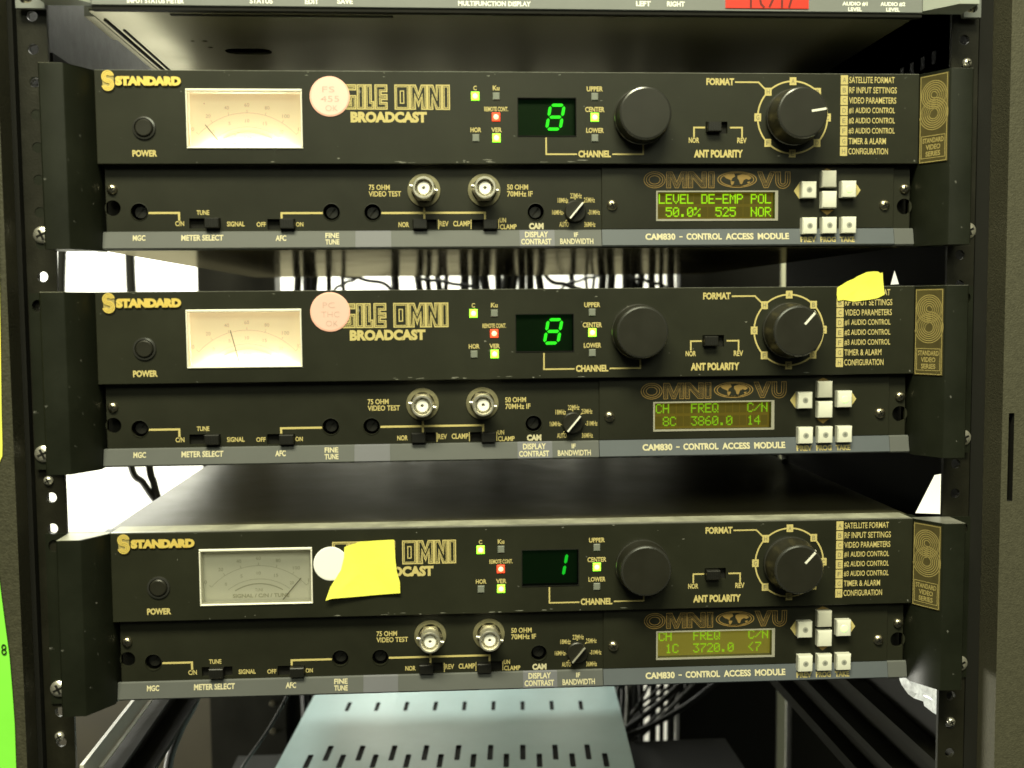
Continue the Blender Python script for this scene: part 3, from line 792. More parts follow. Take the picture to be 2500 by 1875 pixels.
def build_receiver(cfg):
    n = cfg['id']
    root = thing('satellite_receiver', cfg['label'], 'satellite receiver', cfg['loc'], 'satellite receivers stacked in the rack', rot=(0, cfg.get('roll', 0), 0))
    part('chassis', chassis_mb, root, cache='chassis')
    fp = part('front_panel', front_panel_mb, root, cache='fp')
    part('lettering', upper_print_mb, fp, cache='fpl')
    part('logo', logo_mb, fp, cache='logo')
    def scuffs():
        rg = random.Random(40 + n); m_ = MB()
        for k in range(34):
            edge_ = rg.random()
            x = rg.gauss(-30, 60) if edge_ < .6 else rg.uniform(-200, 205)
            z = -45.2 + abs(rg.gauss(0, .7)) if edge_ < .45 else (-0.5 - abs(rg.gauss(0, .8)) if edge_ < .7 else rg.uniform(-44, -2))
            L_, h_ = rg.uniform(.3, 1.5) * (2.0 if edge_ < .3 else .7), rg.uniform(.12, .38)
            pts = [(x + L_ * math.cos(a) * rg.uniform(.5, 1.1), z + h_ * math.sin(a) * rg.uniform(.4, 1.2)) for a in [i * math.pi / 4 for i in range(8)]]
            m_.poly(pts, -0.06, 'scuff')
        return m_
    part('scuff_marks', scuffs, fp)
    lp = part('lower_panel', lower_panel_mb, root, cache='lp')
    part('lettering', lower_print_mb, lp, cache='lpl')
    st = part('label_strip', strip_mb, root, cache='st'); part('lettering', strip_print_mb, st, cache='stl')
    part('label_strip', strip_end_mb, root, cache='ste')
    for sg in (-1, 1):
        h = part('handle', lambda: handle_mb(sg), root, cache='handle%d' % sg)
        if sg > 0: part('badge', badge_mb, h, cache='badge')
        part('mounting_screw', lambda: screw_mb(4.2, 'chrome'), root, (sg * 237.3, 2.9, -80.2), 'mscrew')
    # power button
    def pb():
        b = MB(); b.lathe(0, 0, [(5.7, 0), (5.6, -0.8), (4.7, -1.0), (4.6, 0.4)], 'knobrim', 40, False)
        b.lathe(0, 0, [(0.01, -1.5), (3.7, -1.5), (4.3, -1.0), (4.4, 0.5)], 'knob', 40); return b
    part('power_button', pb, root, (-185.2, 0, -28.2), 'power')
    # meter
    lit = cfg['lit']
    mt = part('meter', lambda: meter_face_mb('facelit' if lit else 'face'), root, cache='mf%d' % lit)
    part('frame', meter_frame_mb, mt, cache='mfr')
    part('scale', lambda: meter_scale_mb('faint2' if lit else 'faint'), mt, cache='msc%d' % lit)
    part('needle', lambda: needle_mb(cfg['needle']), mt)
    x0, x1, z0, z1 = METER
    part('cover_glass', lambda: MB().quadz(x0 + .7, x1 - .7, z0 + .9, z1 - 1.3, 0.3, 'glass'), mt, cache='mgl')
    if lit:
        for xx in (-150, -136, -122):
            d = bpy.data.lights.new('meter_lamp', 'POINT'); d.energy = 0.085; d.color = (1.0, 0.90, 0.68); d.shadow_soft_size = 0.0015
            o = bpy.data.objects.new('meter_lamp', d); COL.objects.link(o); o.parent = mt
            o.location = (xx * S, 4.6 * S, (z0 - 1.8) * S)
    # indicator lamps
    for x, z, k in ((-21.5, -12.1, 'g'), (-10.9, -12.1, 'o'), (-11.1, -22.4, 'r'), (-21.4, -32.8, 'o'), (-11.0, -32.8, 'g'), (39.1, -12.1, 'o'), (39.1, -22.4, 'g'), (39.1, -32.8, 'o')):
        part('indicator_lamp', lambda: led_mb(*{'g': ('ledg', 'ledcore'), 'o': ('ledoff', None), 'r': ('ledr', 'ledrcore')}[k]), root, (x, YU, z), 'led' + k,
             {'g': 'lit green indicator lamp', 'o': 'unlit grey indicator lamp', 'r': 'lit red indicator lamp'}[k])
    # channel display
    a, b, c, d_ = DISP
    def disp():
        m_ = MB(); m_.box(a - 1, b + 1, 4.6, 5.4, c - 1, d_ + 1, 'dispbg')
        for zz in ((d_ - .35, d_), (c, c + .35)): m_.box(a, b, -0.35, 4.6, zz[0], zz[1], 'cavity')
        for xx in ((a, a + .35), (b - .35, b)): m_.box(xx[0], xx[1], -0.35, 4.6, c + .36, d_ - .36, 'cavity')
        return m_
    dp = part('channel_display', disp, root, cache='disp')
    part('digit', lambda: digit_mb(cfg['segs'], 'seg' if n != 3 else 'segd'), dp)
    part('cover_glass', lambda: MB().quadz(a + .3, b - .3, c + .3, d_ - .3, -0.2, 'smoke'), dp, cache='dgl')
    # knobs
    part('channel_knob', lambda: knob_mb(14.2, 13.2, 12), root, (62.9, YU, -22.3), 'ck')
    fk = part('format_knob', lambda: knob_mb(14.4, 12.9, 15.5), root, (141.7, YU, -22.4), 'fk')
    def ptr():
        m_ = MB(); m_.box(4.5, 12.0, -15.75, -15.45, -0.55, 0.55, 'pointer')
        m_.add([(12.0, -15.6, -.55), (12.0, -15.6, .55), (13.2, -14.0, .55), (13.2, -14.0, -.55)], [(0, 1, 2, 3)], 'pointer'); return m_
    part('pointer', ptr, fk, cache='ptr', rot=(0, -math.radians(cfg['pointer']), 0))
    # slide switches
    for i, (p, q, r_, s_) in enumerate(SLOTS + [ANT]):
        yb = YL if i < 4 else YU
        pos = cfg['slides'][i]
        sw = part('slide_switch', lambda: MB().box(p - .6, q + .6, yb + 2.5, yb + 3.4, r_ - .6, s_ + .6, 'cavity'), root, cache='sw%d' % i)
        xc = {'l': p + 3.8, 'c': (p + q) / 2, 'r': q - 3.8}[pos]
        part('lever', lever_mb, sw, (xc, yb, (r_ + s_) / 2), 'lever')
    for x, z in TRIM:
        part('trimmer', trimmer_mb, root, (x, YL, z), 'trim')
    # test connectors
    for x in (-48.0, -17.3):
        k = part('test_connector', connector_mb, root, (x, YL, -58.3), 'bnc')
        part('contact', connector_core_mb, k, cache='bncc')
    for x, z in ((-203.3, -57.6), (203.8, -58.1)):
        part('screw', lambda: screw_mb(2.6), root, (x, YL, z), 'scr')
    # bandwidth selector
    def rot():
        m_ = MB(); m_.lathe(0, 0, [(0.01, -2.0), (5.0, -2.0), (5.5, -1.6), (5.6, 0)], 'knob', 36); return m_
    rk = part('rotary_switch', rot, root, (29.5, YL, -69.2), 'rot')
    def bar():
        m_ = MB(); m_.box(-5.3, 5.3, -5.6, -2.0, -1.0, 1.0, 'knob', 0.3); m_.box(-5.2, 5.2, -5.9, -5.6, -0.42, 0.42, 'pointer'); return m_
    def bar2():
        m_ = MB(); m_.box(-5.3, 5.3, -5.6, -2.0, -1.0, 1.0, 'knob', 0.3); m_.box(-5.2, 5.2, -5.9, -5.6, -0.42, 0.42, 'lcdrim'); return m_
    part('pointer', bar if n != 3 else bar2, rk, cache='bar%d' % (n != 3), rot=(0, -math.radians(50), 0))
    # control access module
    md = part('control_module', module_mb, root, cache='mod')
    part('lettering', module_print_mb, md, cache='modl')
    for x, z, p in ((145.6, -59.1, ((1.4, 4.2), (1.4, -4.2), (-1.5, 0))), (178.2, -58.8, ((-1.4, 4.2), (-1.4, -4.2), (1.5, 0))),
                    (161.7, -48.0, ((-3.6, -1.2), (3.6, -1.2), (0, 0.6))), (161.9, -70.3, ((-3.6, 1.3), (3.6, 1.3), (0, -1.4)))):
        part('arrow_mark', lambda: MB().poly([(x + a, z + b) for a, b in p], YL - 1.2, 'gold' if abs(x - 162) > 5 else 'dimgold'), md, cache='arrow%d%d' % (x, z))
    x0, x1, z0, z1 = LCD
    part('screen_frame', lcd_rim_mb, md, cache='lcdr')
    part('screen', lambda: MB().box(x0 - 1, x1 + 1, 7.9, 8.4, z0 - 1, z1 + 1, 'lcdbg3' if n == 3 else 'lcdbg'), md, cache='lcdb%d' % (n == 3))
    part('screen_text', lambda: lcd_text_mb(cfg['lcd'], ('lcdtx', 'lcdtxd', 'lcdtx3')[n - 1]), md)
    part('cover_glass', lambda: MB().quadz(x0 + .8, x1 - 1.6, z0 + 1.0, z1 - .7, YL - 1.0, 'lcdpane'), md, cache='lcdg')
    for x, z in ((48.6, -66.2), (192.6, -66.6)):
        part('screw', lambda: screw_mb(2.7), md, (x, YL - 1.1, z), 'scr2')
    for x, z, k in ((150.9, -58.9, 'off'), (161.5, -53.4, 'none'), (161.7, -63.9, 'none'), (172.0, -58.6, 'on'), (151.4, -77.4, 'off'), (161.9, -77.2, 'off'), (172.3, -77.1, 'off')):
        up = abs(z + 53.4) < .1
        b_ = part('push_button', lambda: button_mb(k, 'buttong' if up else 'button'), root, (x, YL - 1.0, z), 'btn%d' % up)
        if k != 'none': part('lamp', lambda: dot_mb(k), b_, cache='dot' + k, label='lit green lamp in the button' if k == 'on' else None)
    return root

CFG = [
    dict(id=1, loc=(2.23, 3.86, 109.02), roll=-0.0005, label='black rack receiver with yellow-green screen reading LEVEL DE-EMP POL, topmost of three', lit=True, needle=128,
         segs='abcdefg', pointer=9, slides='rrlrl', lcd=('LEVEL DE-EMP POL', ' 50.0%  525  NOR')),
    dict(id=2, loc=(0, 0, 0), label='black rack receiver whose small screen shows 3860.0, between the other two', lit=True, needle=104,
         segs='abcdefg', pointer=48, slides='rrlrl', lcd=('CH   FREQ    C/N', ' 8C  3860.0  14 ')),
    dict(id=3, loc=(2.40, 2.42, -122.11), roll=0.0041, label='black rack receiver with an unlit meter and green digit 1, lowest of three', lit=False, needle=50,
         segs='bc', pointer=47, slides='crlll', lcd=('CH   FREQ    C/N', ' 1C  3720.0  <7 ')),
]
UNITS = [build_receiver(c) for c in CFG]
def on_unit(i, x, y, z):
    L = CFG[i]['loc']; return (L[0] + x, L[1] + y, L[2] + z)

# ------------------------------------------------------------------ stickers and tape
def sticker(i, x, z, r, rows, keys, label):
    root = thing('round_sticker', label, 'sticker', on_unit(i, x, -0.12, z), 'round stickers on the receivers')
    def disc():
        m_ = MB(); n = 56; ring = []
        prof = [(0.01, -0.42), (r * .6, -0.42), (r * .92, -0.40), (r, -0.25), (r, -0.02)]
        m_.lathe(0, 0, prof[:3], keys[0], n); m_.lathe(0, 0, prof[2:], keys[1], n, False); return m_
    part('paper', disc, root)
    if rows:
        m_ = MB()
        for k, s in enumerate(rows):
            wd = 1.5 * len(s)
            text(m_, s, -wd - .6 + k * .7, 4.8 - k * 4.6, wd - .6 + k * .7, 2.0 - k * 4.6, -0.5, 'pen', -0.012)
        part('handwriting', m_, root)
    return root
sticker(0, -94.0, -12.6, 9.9, ('FS', '455', 'OK'), ('pink', 'pinkedge'), 'pale pink round sticker beside the meter of the topmost receiver')
sticker(1, -93.4, -10.7, 9.9, ('PC', 'THC', 'OK'), ('pink2', 'pinkedge'), 'salmon pink round sticker beside the meter on the receiver showing 3860.0')
sticker(2, -98.4, -17.3, 8.8, None, ('wsticker', 'wsticker'), 'blank white round sticker tucked under yellow tape on the lowest receiver')

def flake(name, pts, loc, label, key, curl=None, th=0.16):
    """thin torn piece of tape / paper with a real thickness and a slight curl"""
    m_ = MB(); n = len(pts)
    cx = sum(p[0] for p in pts) / n; cz = sum(p[1] for p in pts) / n
    rings = []; v = []; f = []
    for k in (1.0, 0.94, 0.5):
        for (a, b) in pts:
            x, z = cx + (a - cx) * k, cz + (b - cz) * k
            v.append((x, curl(x, z) if curl else 0, z))
    v.append((cx, curl(cx, cz) if curl else 0, cz))
    for k in range(2):
        for i in range(n):
            j = (i + 1) % n; f.append((k * n + i, k * n + j, (k + 1) * n + j, (k + 1) * n + i))
    for i in range(n): f.append((2 * n + i, 2 * n + (i + 1) % n, 3 * n))
    back = [(x, y + th, z) for x, y, z in v]; N = len(v)
    f2 = [tuple(N + i for i in q) for q in f] + [(i, (i + 1) % n, N + (i + 1) % n, N + i) for i in range(n)]
    m_.add(v + back, f + f2, key)
    return solo(name, m_, label, 'tape', loc, None)
t2 = [(166.9, -0.4), (172.5, 2.9), (175.2, 3.9), (177.6, 5.4), (181.9, 7.3), (185.6, 7.7), (188.0, 7.6), (189.3, 6.7), (190.5, 7.2), (191.2, 1.7), (192.1, -4.3), (188.4, -6.1), (182.9, -7.0), (175.6, -7.8), (170.0, -6.8), (167.1, -7.4), (166.5, -4.1)]
flake('tape_piece', t2, on_unit(1, 0, -0.55, 0), 'torn yellow tape sticking up over the top edge of a receiver', 'yellow', lambda x, z: -0.9 * max(0, (z + 1)) / 8 - 0.25 * math.sin(x * 0.35))
t3 = [(-91.3, -8.7), (-87.2, -7.3), (-83.1, -6.0), (-74.9, -5.5), (-65.9, -5.4), (-65.4, -15.9), (-64.8, -21.6), (-63.3, -27.4), (-63.2, -33.2), (-74.4, -33.9), (-87.2, -34.5), (-97.9, -34.8), (-101.2, -35.7), (-98.8, -29.1), (-93.2, -20.3), (-91.6, -14)]
flake('tape_piece', t3, on_unit(2, 0, -0.95, 0), 'large torn yellow tape covering the model name of the lowest receiver', 'yellow', lambda x, z: -0.6 - 0.45 * math.sin(x * 0.22 + z * 0.1) - 2.2 * max(0, (-z - 24) / 12) * max(0, (-x - 84) / 18))

# ================================================================== THE RACK
rack = thing('equipment_rack', 'black open equipment rack with drilled front posts holding the receivers', 'equipment rack', (0, 0, -300))
RZ = 300
def post_mb(sg, zs):
    m_ = MB()
    ol = rect(-243.2, -228.8, -330, 330)
    holes = [circ(-235.6, z, 2.6, 16) for z in zs]
    m_.plate([(sg * -x, z) for x, z in ol], [[(sg * -x, z) for x, z in h] for h in holes], 6.6, 9.0, 'post')
    m_.box(sg * 241.6, sg * 243.2, 9.0, 13 if sg < 0 else 34, -330, 330, 'post')
    return m_
zl = [8.1 + 15.875 * k for k in range(-15, 20) if abs(8.1 + 15.875 * k) < 320] ; zl = [z for z in zl]
zr = [-94.8 + 15.875 * k for k in range(-14, 26) if abs(-94.8 + 15.875 * k) < 320]
part('front_post', post_mb(-1, zl), rack, (0, 0, RZ)); part('front_post', post_mb(1, zr), rack, (0, 0, RZ))
m_ = MB()
m_.plate(rrect(-330, -245.8, -340, 340, 5), [], -12, 25, 'columnl'); m_.box(-245.8, -243.4, 2, 25, -340, 340, 'black')
part('side_frame', m_, rack, (0, 0, RZ))
m_ = MB()
m_.plate(rrect(250.6, 335, -340, 340, 4), [rect(254.0, 257.0, -112, -66)], -12, 25, 'column', wall='cavity'); m_.box(243.4, 250.6, 6, 25, -340, 340, 'black')
m_.box(252, 259, 0, 1, -116, -62, 'cavity')
part('side_frame', m_, rack, (0, 0, RZ))
# rear posts, and a pale strip for the bright slit
m_ = MB(); m_.box(-297, -215, 618, 660, -620, 330, 'rearpost')
for k in range(30):
    m_.lathe(-229, -600 + k * 31.5, [(0.01, 616.2), (2.6, 616.4), (3.4, 618)], 'zinc', 12)
part('rear_upright', m_, rack, (0, 0, RZ))
m_ = MB(); m_.box(231, 346, 640, 660, -620, 330, 'black'); part('rear_upright', m_, rack, (0, 0, RZ))
m_ = MB(); m_.box(349, 359, 646, 656, -620, 330, 'slit'); part('rear_upright', m_, rack, (0, 0, RZ), label='narrow cream strip standing in for a bright slit')  # not a post: strip coloured as the lit room seen through a gap
m_ = MB(); m_.box(364, 470, 640, 660, -620, 330, 'black'); part('rear_panel', m_, rack, (0, 0, RZ))
m_ = MB(); m_.box(-214.8, 192, 650, 658, -620, -215 - RZ + 85 - 0, 'black'); part('rear_panel', m_, rack, (0, 0, RZ))
# slide rails
m_ = MB(); m_.box(-226, -224, 4, 560, -252.5, -241.5, 'railp'); m_.box(-226, -222, 28, 560, -253.6, -252.6, 'railp')
part('slide_rail', m_, rack, (0, 0, RZ), label='pale grey slide rail')
m_ = MB(); m_.box(-236, -227, 12, 600, -300, -262, 'raild'); m_.box(-227, -218, 12, 600, -264, -262, 'raild'); m_.box(-227, -212, 12, 600, -284, -281, 'raild')
for y in range(40, 600, 60): m_.box(-226.9, -226.4, y, y + 26, -275, -271, 'railp')
part('slide_rail', m_, rack, (0, 0, RZ))
m_ = MB(); m_.box(232, 244, 12, 600, -268, -262, 'raild'); m_.box(240, 244, 12, 600, -330, -268, 'raild'); m_.box(226, 240, 12, 600, -290, -284, 'raild'); m_.box(228, 240, 12, 600, -318, -310, 'raild')
part('slide_rail', m_, rack, (0, 0, RZ))
m_ = MB()
m_.plate([(34, -330), (320, -330), (320, 330), (34, 330)],
         [[(78, -135.5), (36, -128), (36, -104), (54, -108.5)], [(104, 3.2), (118.5, 3.2), (112, 13.6)],
          [(60, -239), (30, -239), (26, -226), (40, -224.5), (56, -231)]], 0, 1, 'black')
b2 = MB(); b2.add([(246 + y, x, z) for x, y, z in m_.v], m_.f, 'black')
part('side_panel', b2, rack, (0, 0, RZ))
b2 = MB(); b2.box(-262, -260, 30, 620, 96, 330, 'post'); part('side_panel', b2, rack, (0, 0, RZ))
# side panel brackets on the left, above the top receiver
m_ = MB(); m_.box(-240, -236, 34, 600, 112, 124, 'raild'); part('slide_rail', m_, rack, (0, 0, RZ))
# loose mounting screw heads on the posts
for x, z in ((-236.2, -226.8), (-236.6, -92.8 - 1.5), (237.0, 106.6 + 9), (235.6, -236)):
    part('mounting_screw', lambda: screw_mb(2.4, 'chrome'), rack, (x, 6.5, z + RZ), 'psc')

# ================================================================== DEVICE ABOVE
dev = thing('audio_processor', 'grey rack device with white captions and a red lit window, above the receivers', 'rack device', (0, 0, 138))
def dev_front():
    m_ = MB(); m_.plate(rect(-205, 209.4, 0.6, 88), [], -1.0, 4, 'grey', c=0.4)
    m_.box(-205, 209.4, -0.2, 4, -1.2, 0.55, 'cavity'); return m_
part('front_panel', dev_front, dev)
def dev_text():
    m_ = MB(); y = -1.12
    for s, x0, x1, z1, z0 in (('INPUT STATUS METER', -187.8, -160.6, 4.1, 1.6), ('STATUS', -129.1, -118.0, 4.6, 2.0), ('EDIT', -102.4, -95.7, 4.6, 2.0), ('SAVE', -86.7, -79.1, 4.8, 2.2),
                              ('MULTIFUNCTION DISPLAY', -27.4, 8.8, 4.4, 1.9), ('LEFT', 61.6, 69.1, 5.2, 2.6), ('RIGHT', 77.3, 86.4, 5.2, 2.6), ('AUDIO #1', 167.3, 180.5, 6.0, 3.8), ('LEVEL', 170.4, 177.6, 3.2, 1.2),
                              ('AUDIO #2', 187.1, 200.2, 6.0, 3.8), ('LEVEL', 190.2, 197.4, 3.2, 1.2)):
        text(m_, s, x0, z1, x1, z0, y, 'white', 0.045)
    return m_
part('lettering', dev_text, dev)
def dev_red():
    m_ = MB(); m_.box(107.1, 149.8, -1.5, -1.02, 2.2, 14, 'redw'); return m_
rw = part('red_display', dev_red, dev)
def dev_seg():
    m_ = MB(); y = -1.6
    for p in ([(120.0, 2.3), (120.0, 13)], [(123.6, 13), (125.2, 4.2), (127.0, 2.4)], [(129.5, 2.6), (132.0, 8), (134, 13)], [(136.0, 2.3), (136.0, 6.5)], [(139.6, 2.4), (141.0, 7.2), (143, 13)]):
        m_.ribbon(p, 1.1, y, 'redd')
    return m_
part('segments', dev_seg, rw)
for sg in (-1, 1):
    def ear(sg=sg):
        m_ = MB(); o = 209.5 if sg > 0 else 205.1
        pts = [(o, 4), (o, -1), (o + 12.5, -15), (o + 22.5, -15), (o + 22.5, 4)]
        m_.prism([(sg * x, y) for x, y in pts], 1.6, 88, 'greyl')
        h = rrect(233.2, 239.5, 1.8, 6.2, 2.1)
        m_.plate([(sg * x, z) for x, z in rect(o + 22.55, 241.3, -0.6, 88)], [[(sg * x, z) for x, z in h]], 1.0, 4.0, 'grey')
        return m_
    part('ear', ear(), dev)
    part('mounting_screw', lambda: screw_mb(3.0, 'zinc'), dev, (sg * 236.2, 4.6, 4.6), 'dsc')
def dev_body():
    m_ = MB()
    holes = [circ(-164.5, 62, 1.5, 12), circ(-164.5, 76, 1.5, 12), circ(-171, 62, 1.2, 12), rrect(-158, -132, 78, 92, 6.5)]
    m_.plate(rect(-208, 207, 5, 440), holes, -0.6, 0.6, 'galv', axis='z')
    m_.box(-208, 207, 6, 439, 4.0, 86, 'cavity')
    m_.box(-213.0, -208.1, 14, 60, -0.9, 5, 'galv'); m_.box(-210.8, -208.1, 60, 430, -0.9, 5, 'galv')
    m_.box(-205.5, -204.3, 20, 430, -1.3, -0.62, 'raild'); m_.box(-201.8, -200.8, 40, 430, -1.1, -0.62, 'raild')
    m_.box(-170, -60, 9, 11.5, -0.9, -0.62, 'raild'); return m_
part('chassis', dev_body, dev)
# vented dark plate at the right behind the post
m_ = MB()
m_.plate([(40, -40), (560, -40), (560, 60), (40, 60)], [], 0, 1, 'rearpost')
vp = MB()
vp.add([(246, y, z) for y, z in ((34, 80), (600, 80), (600, 180), (34, 180))], [(0, 1, 2, 3)], 'rearpost')
for k in range(10): vp.add([(245.8, 60 + k * 14 + a, 128 + b) for a, b in ((0, 0), (5, 0), (5, 7), (0, 7))], [(0, 1, 2, 3)], 'cavity')
part('vent_panel', vp, rack, (0, 0, RZ))

# ================================================================== BELOW: pale blue box, shelf
box = thing('slotted_box', 'pale blue metal box with rows of vent slots, below the lowest receiver', 'electronics box', (-24.3, 395, -440), rot=(0, 0, math.radians(-4.33)))
def bx():
    m_ = MB(); m_.box(-145.6, 145.6, -215, 84, 0.6, 57.5, 'teal'); return m_
def bx_top():
    m_ = MB(); holes = []
    for y0, hl, hw, n, x0 in ((34, 11, 1.9, 9, -107.8), (-70, 15, 2.3, 9, -107.8), (-86, 13, 2.3, 10, -121.4), (-175, 15, 2.3, 9, -107.8)):
        for k in range(n):
            x = x0 + k * 27.2
            holes.append(rrect(x - hw, x + hw, y0 - hl, y0 + hl, 1.2, 2))
    m_.plate(rect(-145.8, 145.8, -215.2, 84.2), holes, 60.0, 58.6, 'teal', c=0.3, wall='cavity', axis='z')
    m_.box(-145, 145, -214, 83, 57.6, 58.0, 'cavity')
    return m_
part('case', bx, box); part('lid', bx_top, box)
m_ = MB(); m_.box(-240, 240, 90, 476, -6, 0, 'black'); m_.box(-240, 240, 90, 94, 0, 14, 'black')
sh = solo('rack_shelf', m_, 'black rack shelf carrying the pale blue box', 'shelf', (0, 0, -440.2))

# ================================================================== NOTES ON THE LEFT FRAME
def note(name, pts, y, label, key):
    return flake(name, pts, (0, y, 0), label, key, lambda x, z: -0.3 * math.sin(z * 0.03))
o = note('sticky_note', [(-290, 58), (-247.4, 56), (-248.4, 20), (-249.4, -20), (-250.5, -56), (-250.8, -74), (-251.1, -79), (-253, -83), (-290, -83)], -12.9, 'bright yellow paper strip stuck on the left rack frame', 'yellow'); o['category'] = 'note'
o = note('sticky_note', [(-300, -110), (-256.5, -128), (-255.2, -135), (-253.3, -158), (-251.6, -178), (-251.0, -195), (-250.6, -212), (-250.9, -236), (-251, -262), (-300, -262)], -12.9, 'lime green paper stuck low on the left rack frame', 'lime'); o['category'] = 'note'
m_ = MB(); text(m_, '8', -255.2, -171.5, -252.6, -177.0, -0.75, 'handle', 0.0); part('handwriting', m_, o)

# ================================================================== RIGHT SIDE CLUTTER
random.seed(5)
m_ = MB(); nu, nv = 9, 7; v = []; f = []
for i in range(nu):
    for j in range(nv):
        v.append((239 - 3.5 * random.random(), 20 + 52 * i / (nu - 1) + random.uniform(-2, 2), -240 + 17 * j / (nv - 1) + random.uniform(-1.2, 1.2)))
for i in range(nu - 1):
    for j in range(nv - 1): f.append((i * nv + j, (i + 1) * nv + j, (i + 1) * nv + j + 1, i * nv + j + 1))
m_.add(v, f, 'film')
solo('plastic_wrap', m_, 'crumpled pale plastic film beside the right post under the lowest receiver', 'plastic film')

# ================================================================== CABLES
random.seed(21)
def spline(ctrl, n=10):
    pts = []
    c = [ctrl[0]] + list(ctrl) + [ctrl[-1]]
    for i in range(1, len(c) - 2):
        for k in range(n):
            t = k / n; p0, p1, p2, p3 = map(Vector, (c[i - 1], c[i], c[i + 1], c[i + 2]))
            pts.append(0.5 * ((2 * p1) + (-p0 + p2) * t + (2 * p0 - 5 * p1 + 4 * p2 - p3) * t * t + (-p0 + 3 * p1 - 3 * p2 + p3) * t ** 3))
    pts.append(Vector(ctrl[-1])); return pts
def cable(ctrl, r, label, key='cable', group=None):
    b = MB(); b.tube(spline(ctrl), r, key, 10)
    o = solo('cable', b, label, 'cable', group=group)
    return o
# hanging curtain of cables at the back of the rack
curtain = [(-186.7, 4.0), (-179.2, 4.6), (-170.1, 4.6), (-156.4, 2.9), (-141.9, 2.2), (-85.6, 4.5), (-62.2, 4.0), (-51.7, 3.1), (-41.0, 3.4), (-30.7, 2.7), (-10.9, 5.0), (-1.1, 5.0), (8.7, 5.0), (24.8, 4.3), (33.2, 4.3), (41.6, 4.3), (49.9, 4.3), (58.3, 4.3), (66.7, 4.3), (104.2, 3.2), (119.3, 1.8), (130.4, 1.8), (138.9, 4.6), (147.8, 4.6), (161.2, 4.6), (170.2, 4.6), (181.8, 4.2), (189.9, 4.2), (200.3, 2.8), (213.7, 4.6)]
for x, r in curtain:
    y = 600 + random.uniform(-12, 12); dx = random.uniform(-26, 26)
    cable([(x + dx * 1.6, y, 330), (x + dx * .7, y, 120), (x, y, 28), (x - dx * .5, y, -60), (x - dx, y, -180), (x - dx * .4, y, -420), (x, y, -600)], r,
          'slim black cable hanging behind the receivers', group='cables hanging behind the receivers')
for x0, x1, zz, r in ((-150, -84, 34, 2.0), (-120, -150, 30, 1.6), (-70, 10, 30, 1.8), (70, 118, 26, 2.2), (135, 84, 32, 1.5), (150, 205, 30, 1.8)):
    cable([(x0 - (x1 - x0) * .8, 556, zz + 80), (x0, 558, zz), ((x0 + x1) / 2, 560, zz - 12), (x1, 562, zz - 32), (x1 + (x1 - x0) * .3, 566, -120), (x1 + (x1 - x0) * .3, 566, -420)], r,
          'thin black cable slanting between the upright cables at the back', group='slanting cables at the back of the rack')
cable([(-284, 300, -60), (-281, 300, -128), (-272, 300, -143), (-262, 300, -158), (-240, 302, -185)], 2.6, 'black cable slanting across the bright gap at left, outer of two meeting')
cable([(-272, 300, -60), (-267, 300, -128), (-264, 300, -143), (-260.5, 300, -158), (-252, 302, -190)], 2.8, 'black cable hanging nearly straight in the bright gap at left')
cable([(-228, 300, -270), (-236, 300, -315), (-249.6, 300, -342), (-259.9, 300, -373), (-266, 300, -440)], 3.4, 'thick black cable bowing down below the left end of the lowest receiver')
cable([(-452, 690, 300), (-457, 690, 120), (-463, 690, 38), (-466, 690, -20)], 5.0, 'thin black upright cable beside the left front post, seen against white')
cable([(-382, 690, 300), (-386, 690, 120), (-387, 690, 38), (-386, 690, -10)], 5.6, 'black upright cable seen against the white wall above the receiver showing 3860.0')
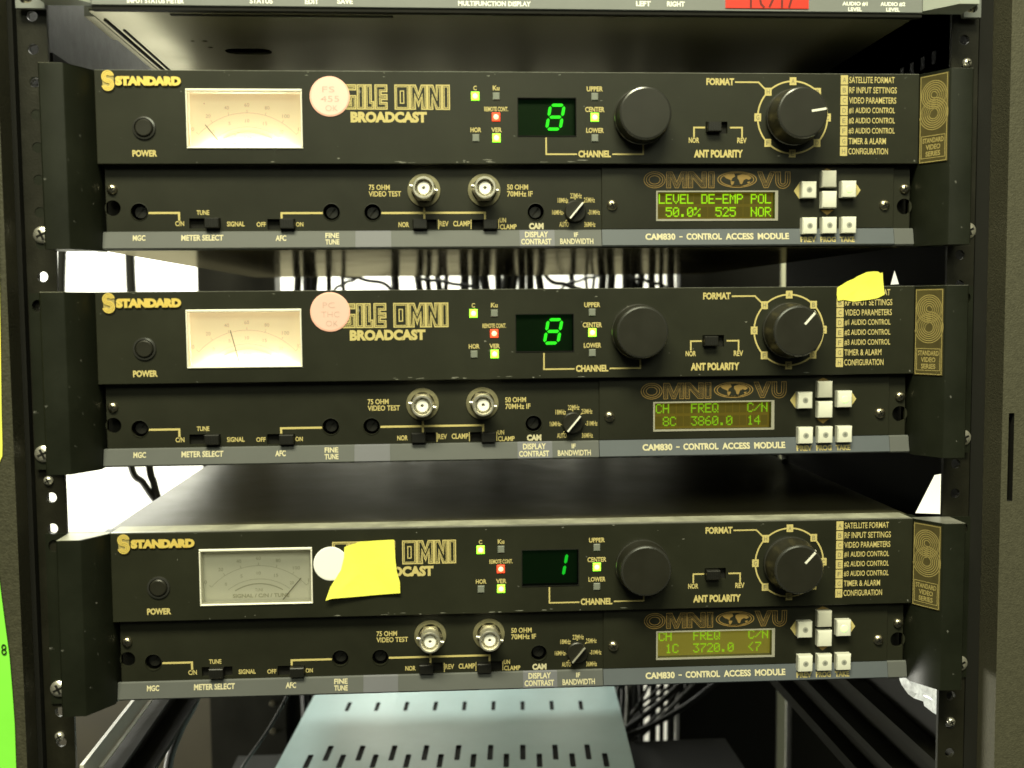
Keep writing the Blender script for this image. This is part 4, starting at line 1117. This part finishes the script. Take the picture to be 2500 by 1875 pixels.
# bundle at the right of the blue box
for i in range(9):
    x = 96 + i * 4.6 + random.uniform(-3, 3); r = random.choice((1.5, 2.0, 2.8)); q = random.uniform(-16, 10)
    cable([(x + 46 + q, 490 + i * 5, -215), (x + 38 + q * .6, 488 + i * 5, -290), (x + 30 + random.uniform(-8, 8), 486 + i * 4, -350), (x + 20 - q * .5, 482 + i * 4, -400), (x + 8 - q, 480, -452)], r,
          'black cable in the bundle falling beside the pale blue box', random.choice(('cable', 'cable', 'cableg')), 'cable bundle beside the pale blue box')
cable([(120, 470, -436), (160, 480, -415), (205, 490, -380), (240, 500, -330), (262, 505, -270)], 3.0, 'black cable sweeping up to the right from the bundle by the box')
cable([(118, 470, -438), (160, 478, -428), (205, 486, -408), (245, 500, -385)], 3.0, 'black cable lying low across the cream patch right of the box')
for k in range(7):
    a = random.uniform(-1, 1); b = random.uniform(-1, 1)
    cable([(118 + 6 * k, 500, -452), (150 + 8 * k + 10 * a, 505, -418 + 14 * b), (186 + 9 * k + 8 * b, 512, -372 + 18 * a), (214 + 12 * k, 520, -320 + 22 * b), (250 + 10 * k, 530, -225)], random.choice((1.2, 1.6, 2.0)),
          'loose black cable looping across the dark space right of the pale blue box', group='loose cables right of the pale blue box')
for k in range(6):
    x = 205 + 5 * k; a = random.uniform(-12, 12)
    cable([(x - 20, 250 + 20 * k, -60), (x - 4 + a * .3, 240 + 20 * k, -92), (x + 8, 225 + 20 * k, -118 + a * .4), (x + 2, 200 + 15 * k, -121)], random.choice((1.6, 2.2, 2.8)),
          'dark cable drooping in the gap right of the lowest receiver lid', 'cableg', 'cables drooping above the right end of the lowest receiver')
cable([(-206, 300, -388), (-200.1, 300, -372.8), (-180, 300, -344), (-165, 300, -318), (-150, 300, -290)], 1.3, 'thin dark cable rising along the left side of the pale blue box')

# ================================================================== ROOM BEHIND
m_ = MB(); m_.box(-3200, 2600, 1550, 1570, -1400, 1800, 'wall'); struct('wall', m_)
m_ = MB(); m_.box(-3000, 2600, -1400 * 0 + 700, 1549, -1420, -1400, 'brown'); struct('floor', m_)
cab = MB(); cab.box(-900, -380, 1250, 1500, -1400, -520, 'brown')
solo('wooden_cabinet', cab, 'brown cabinet seen low behind the rack at left', 'cabinet')
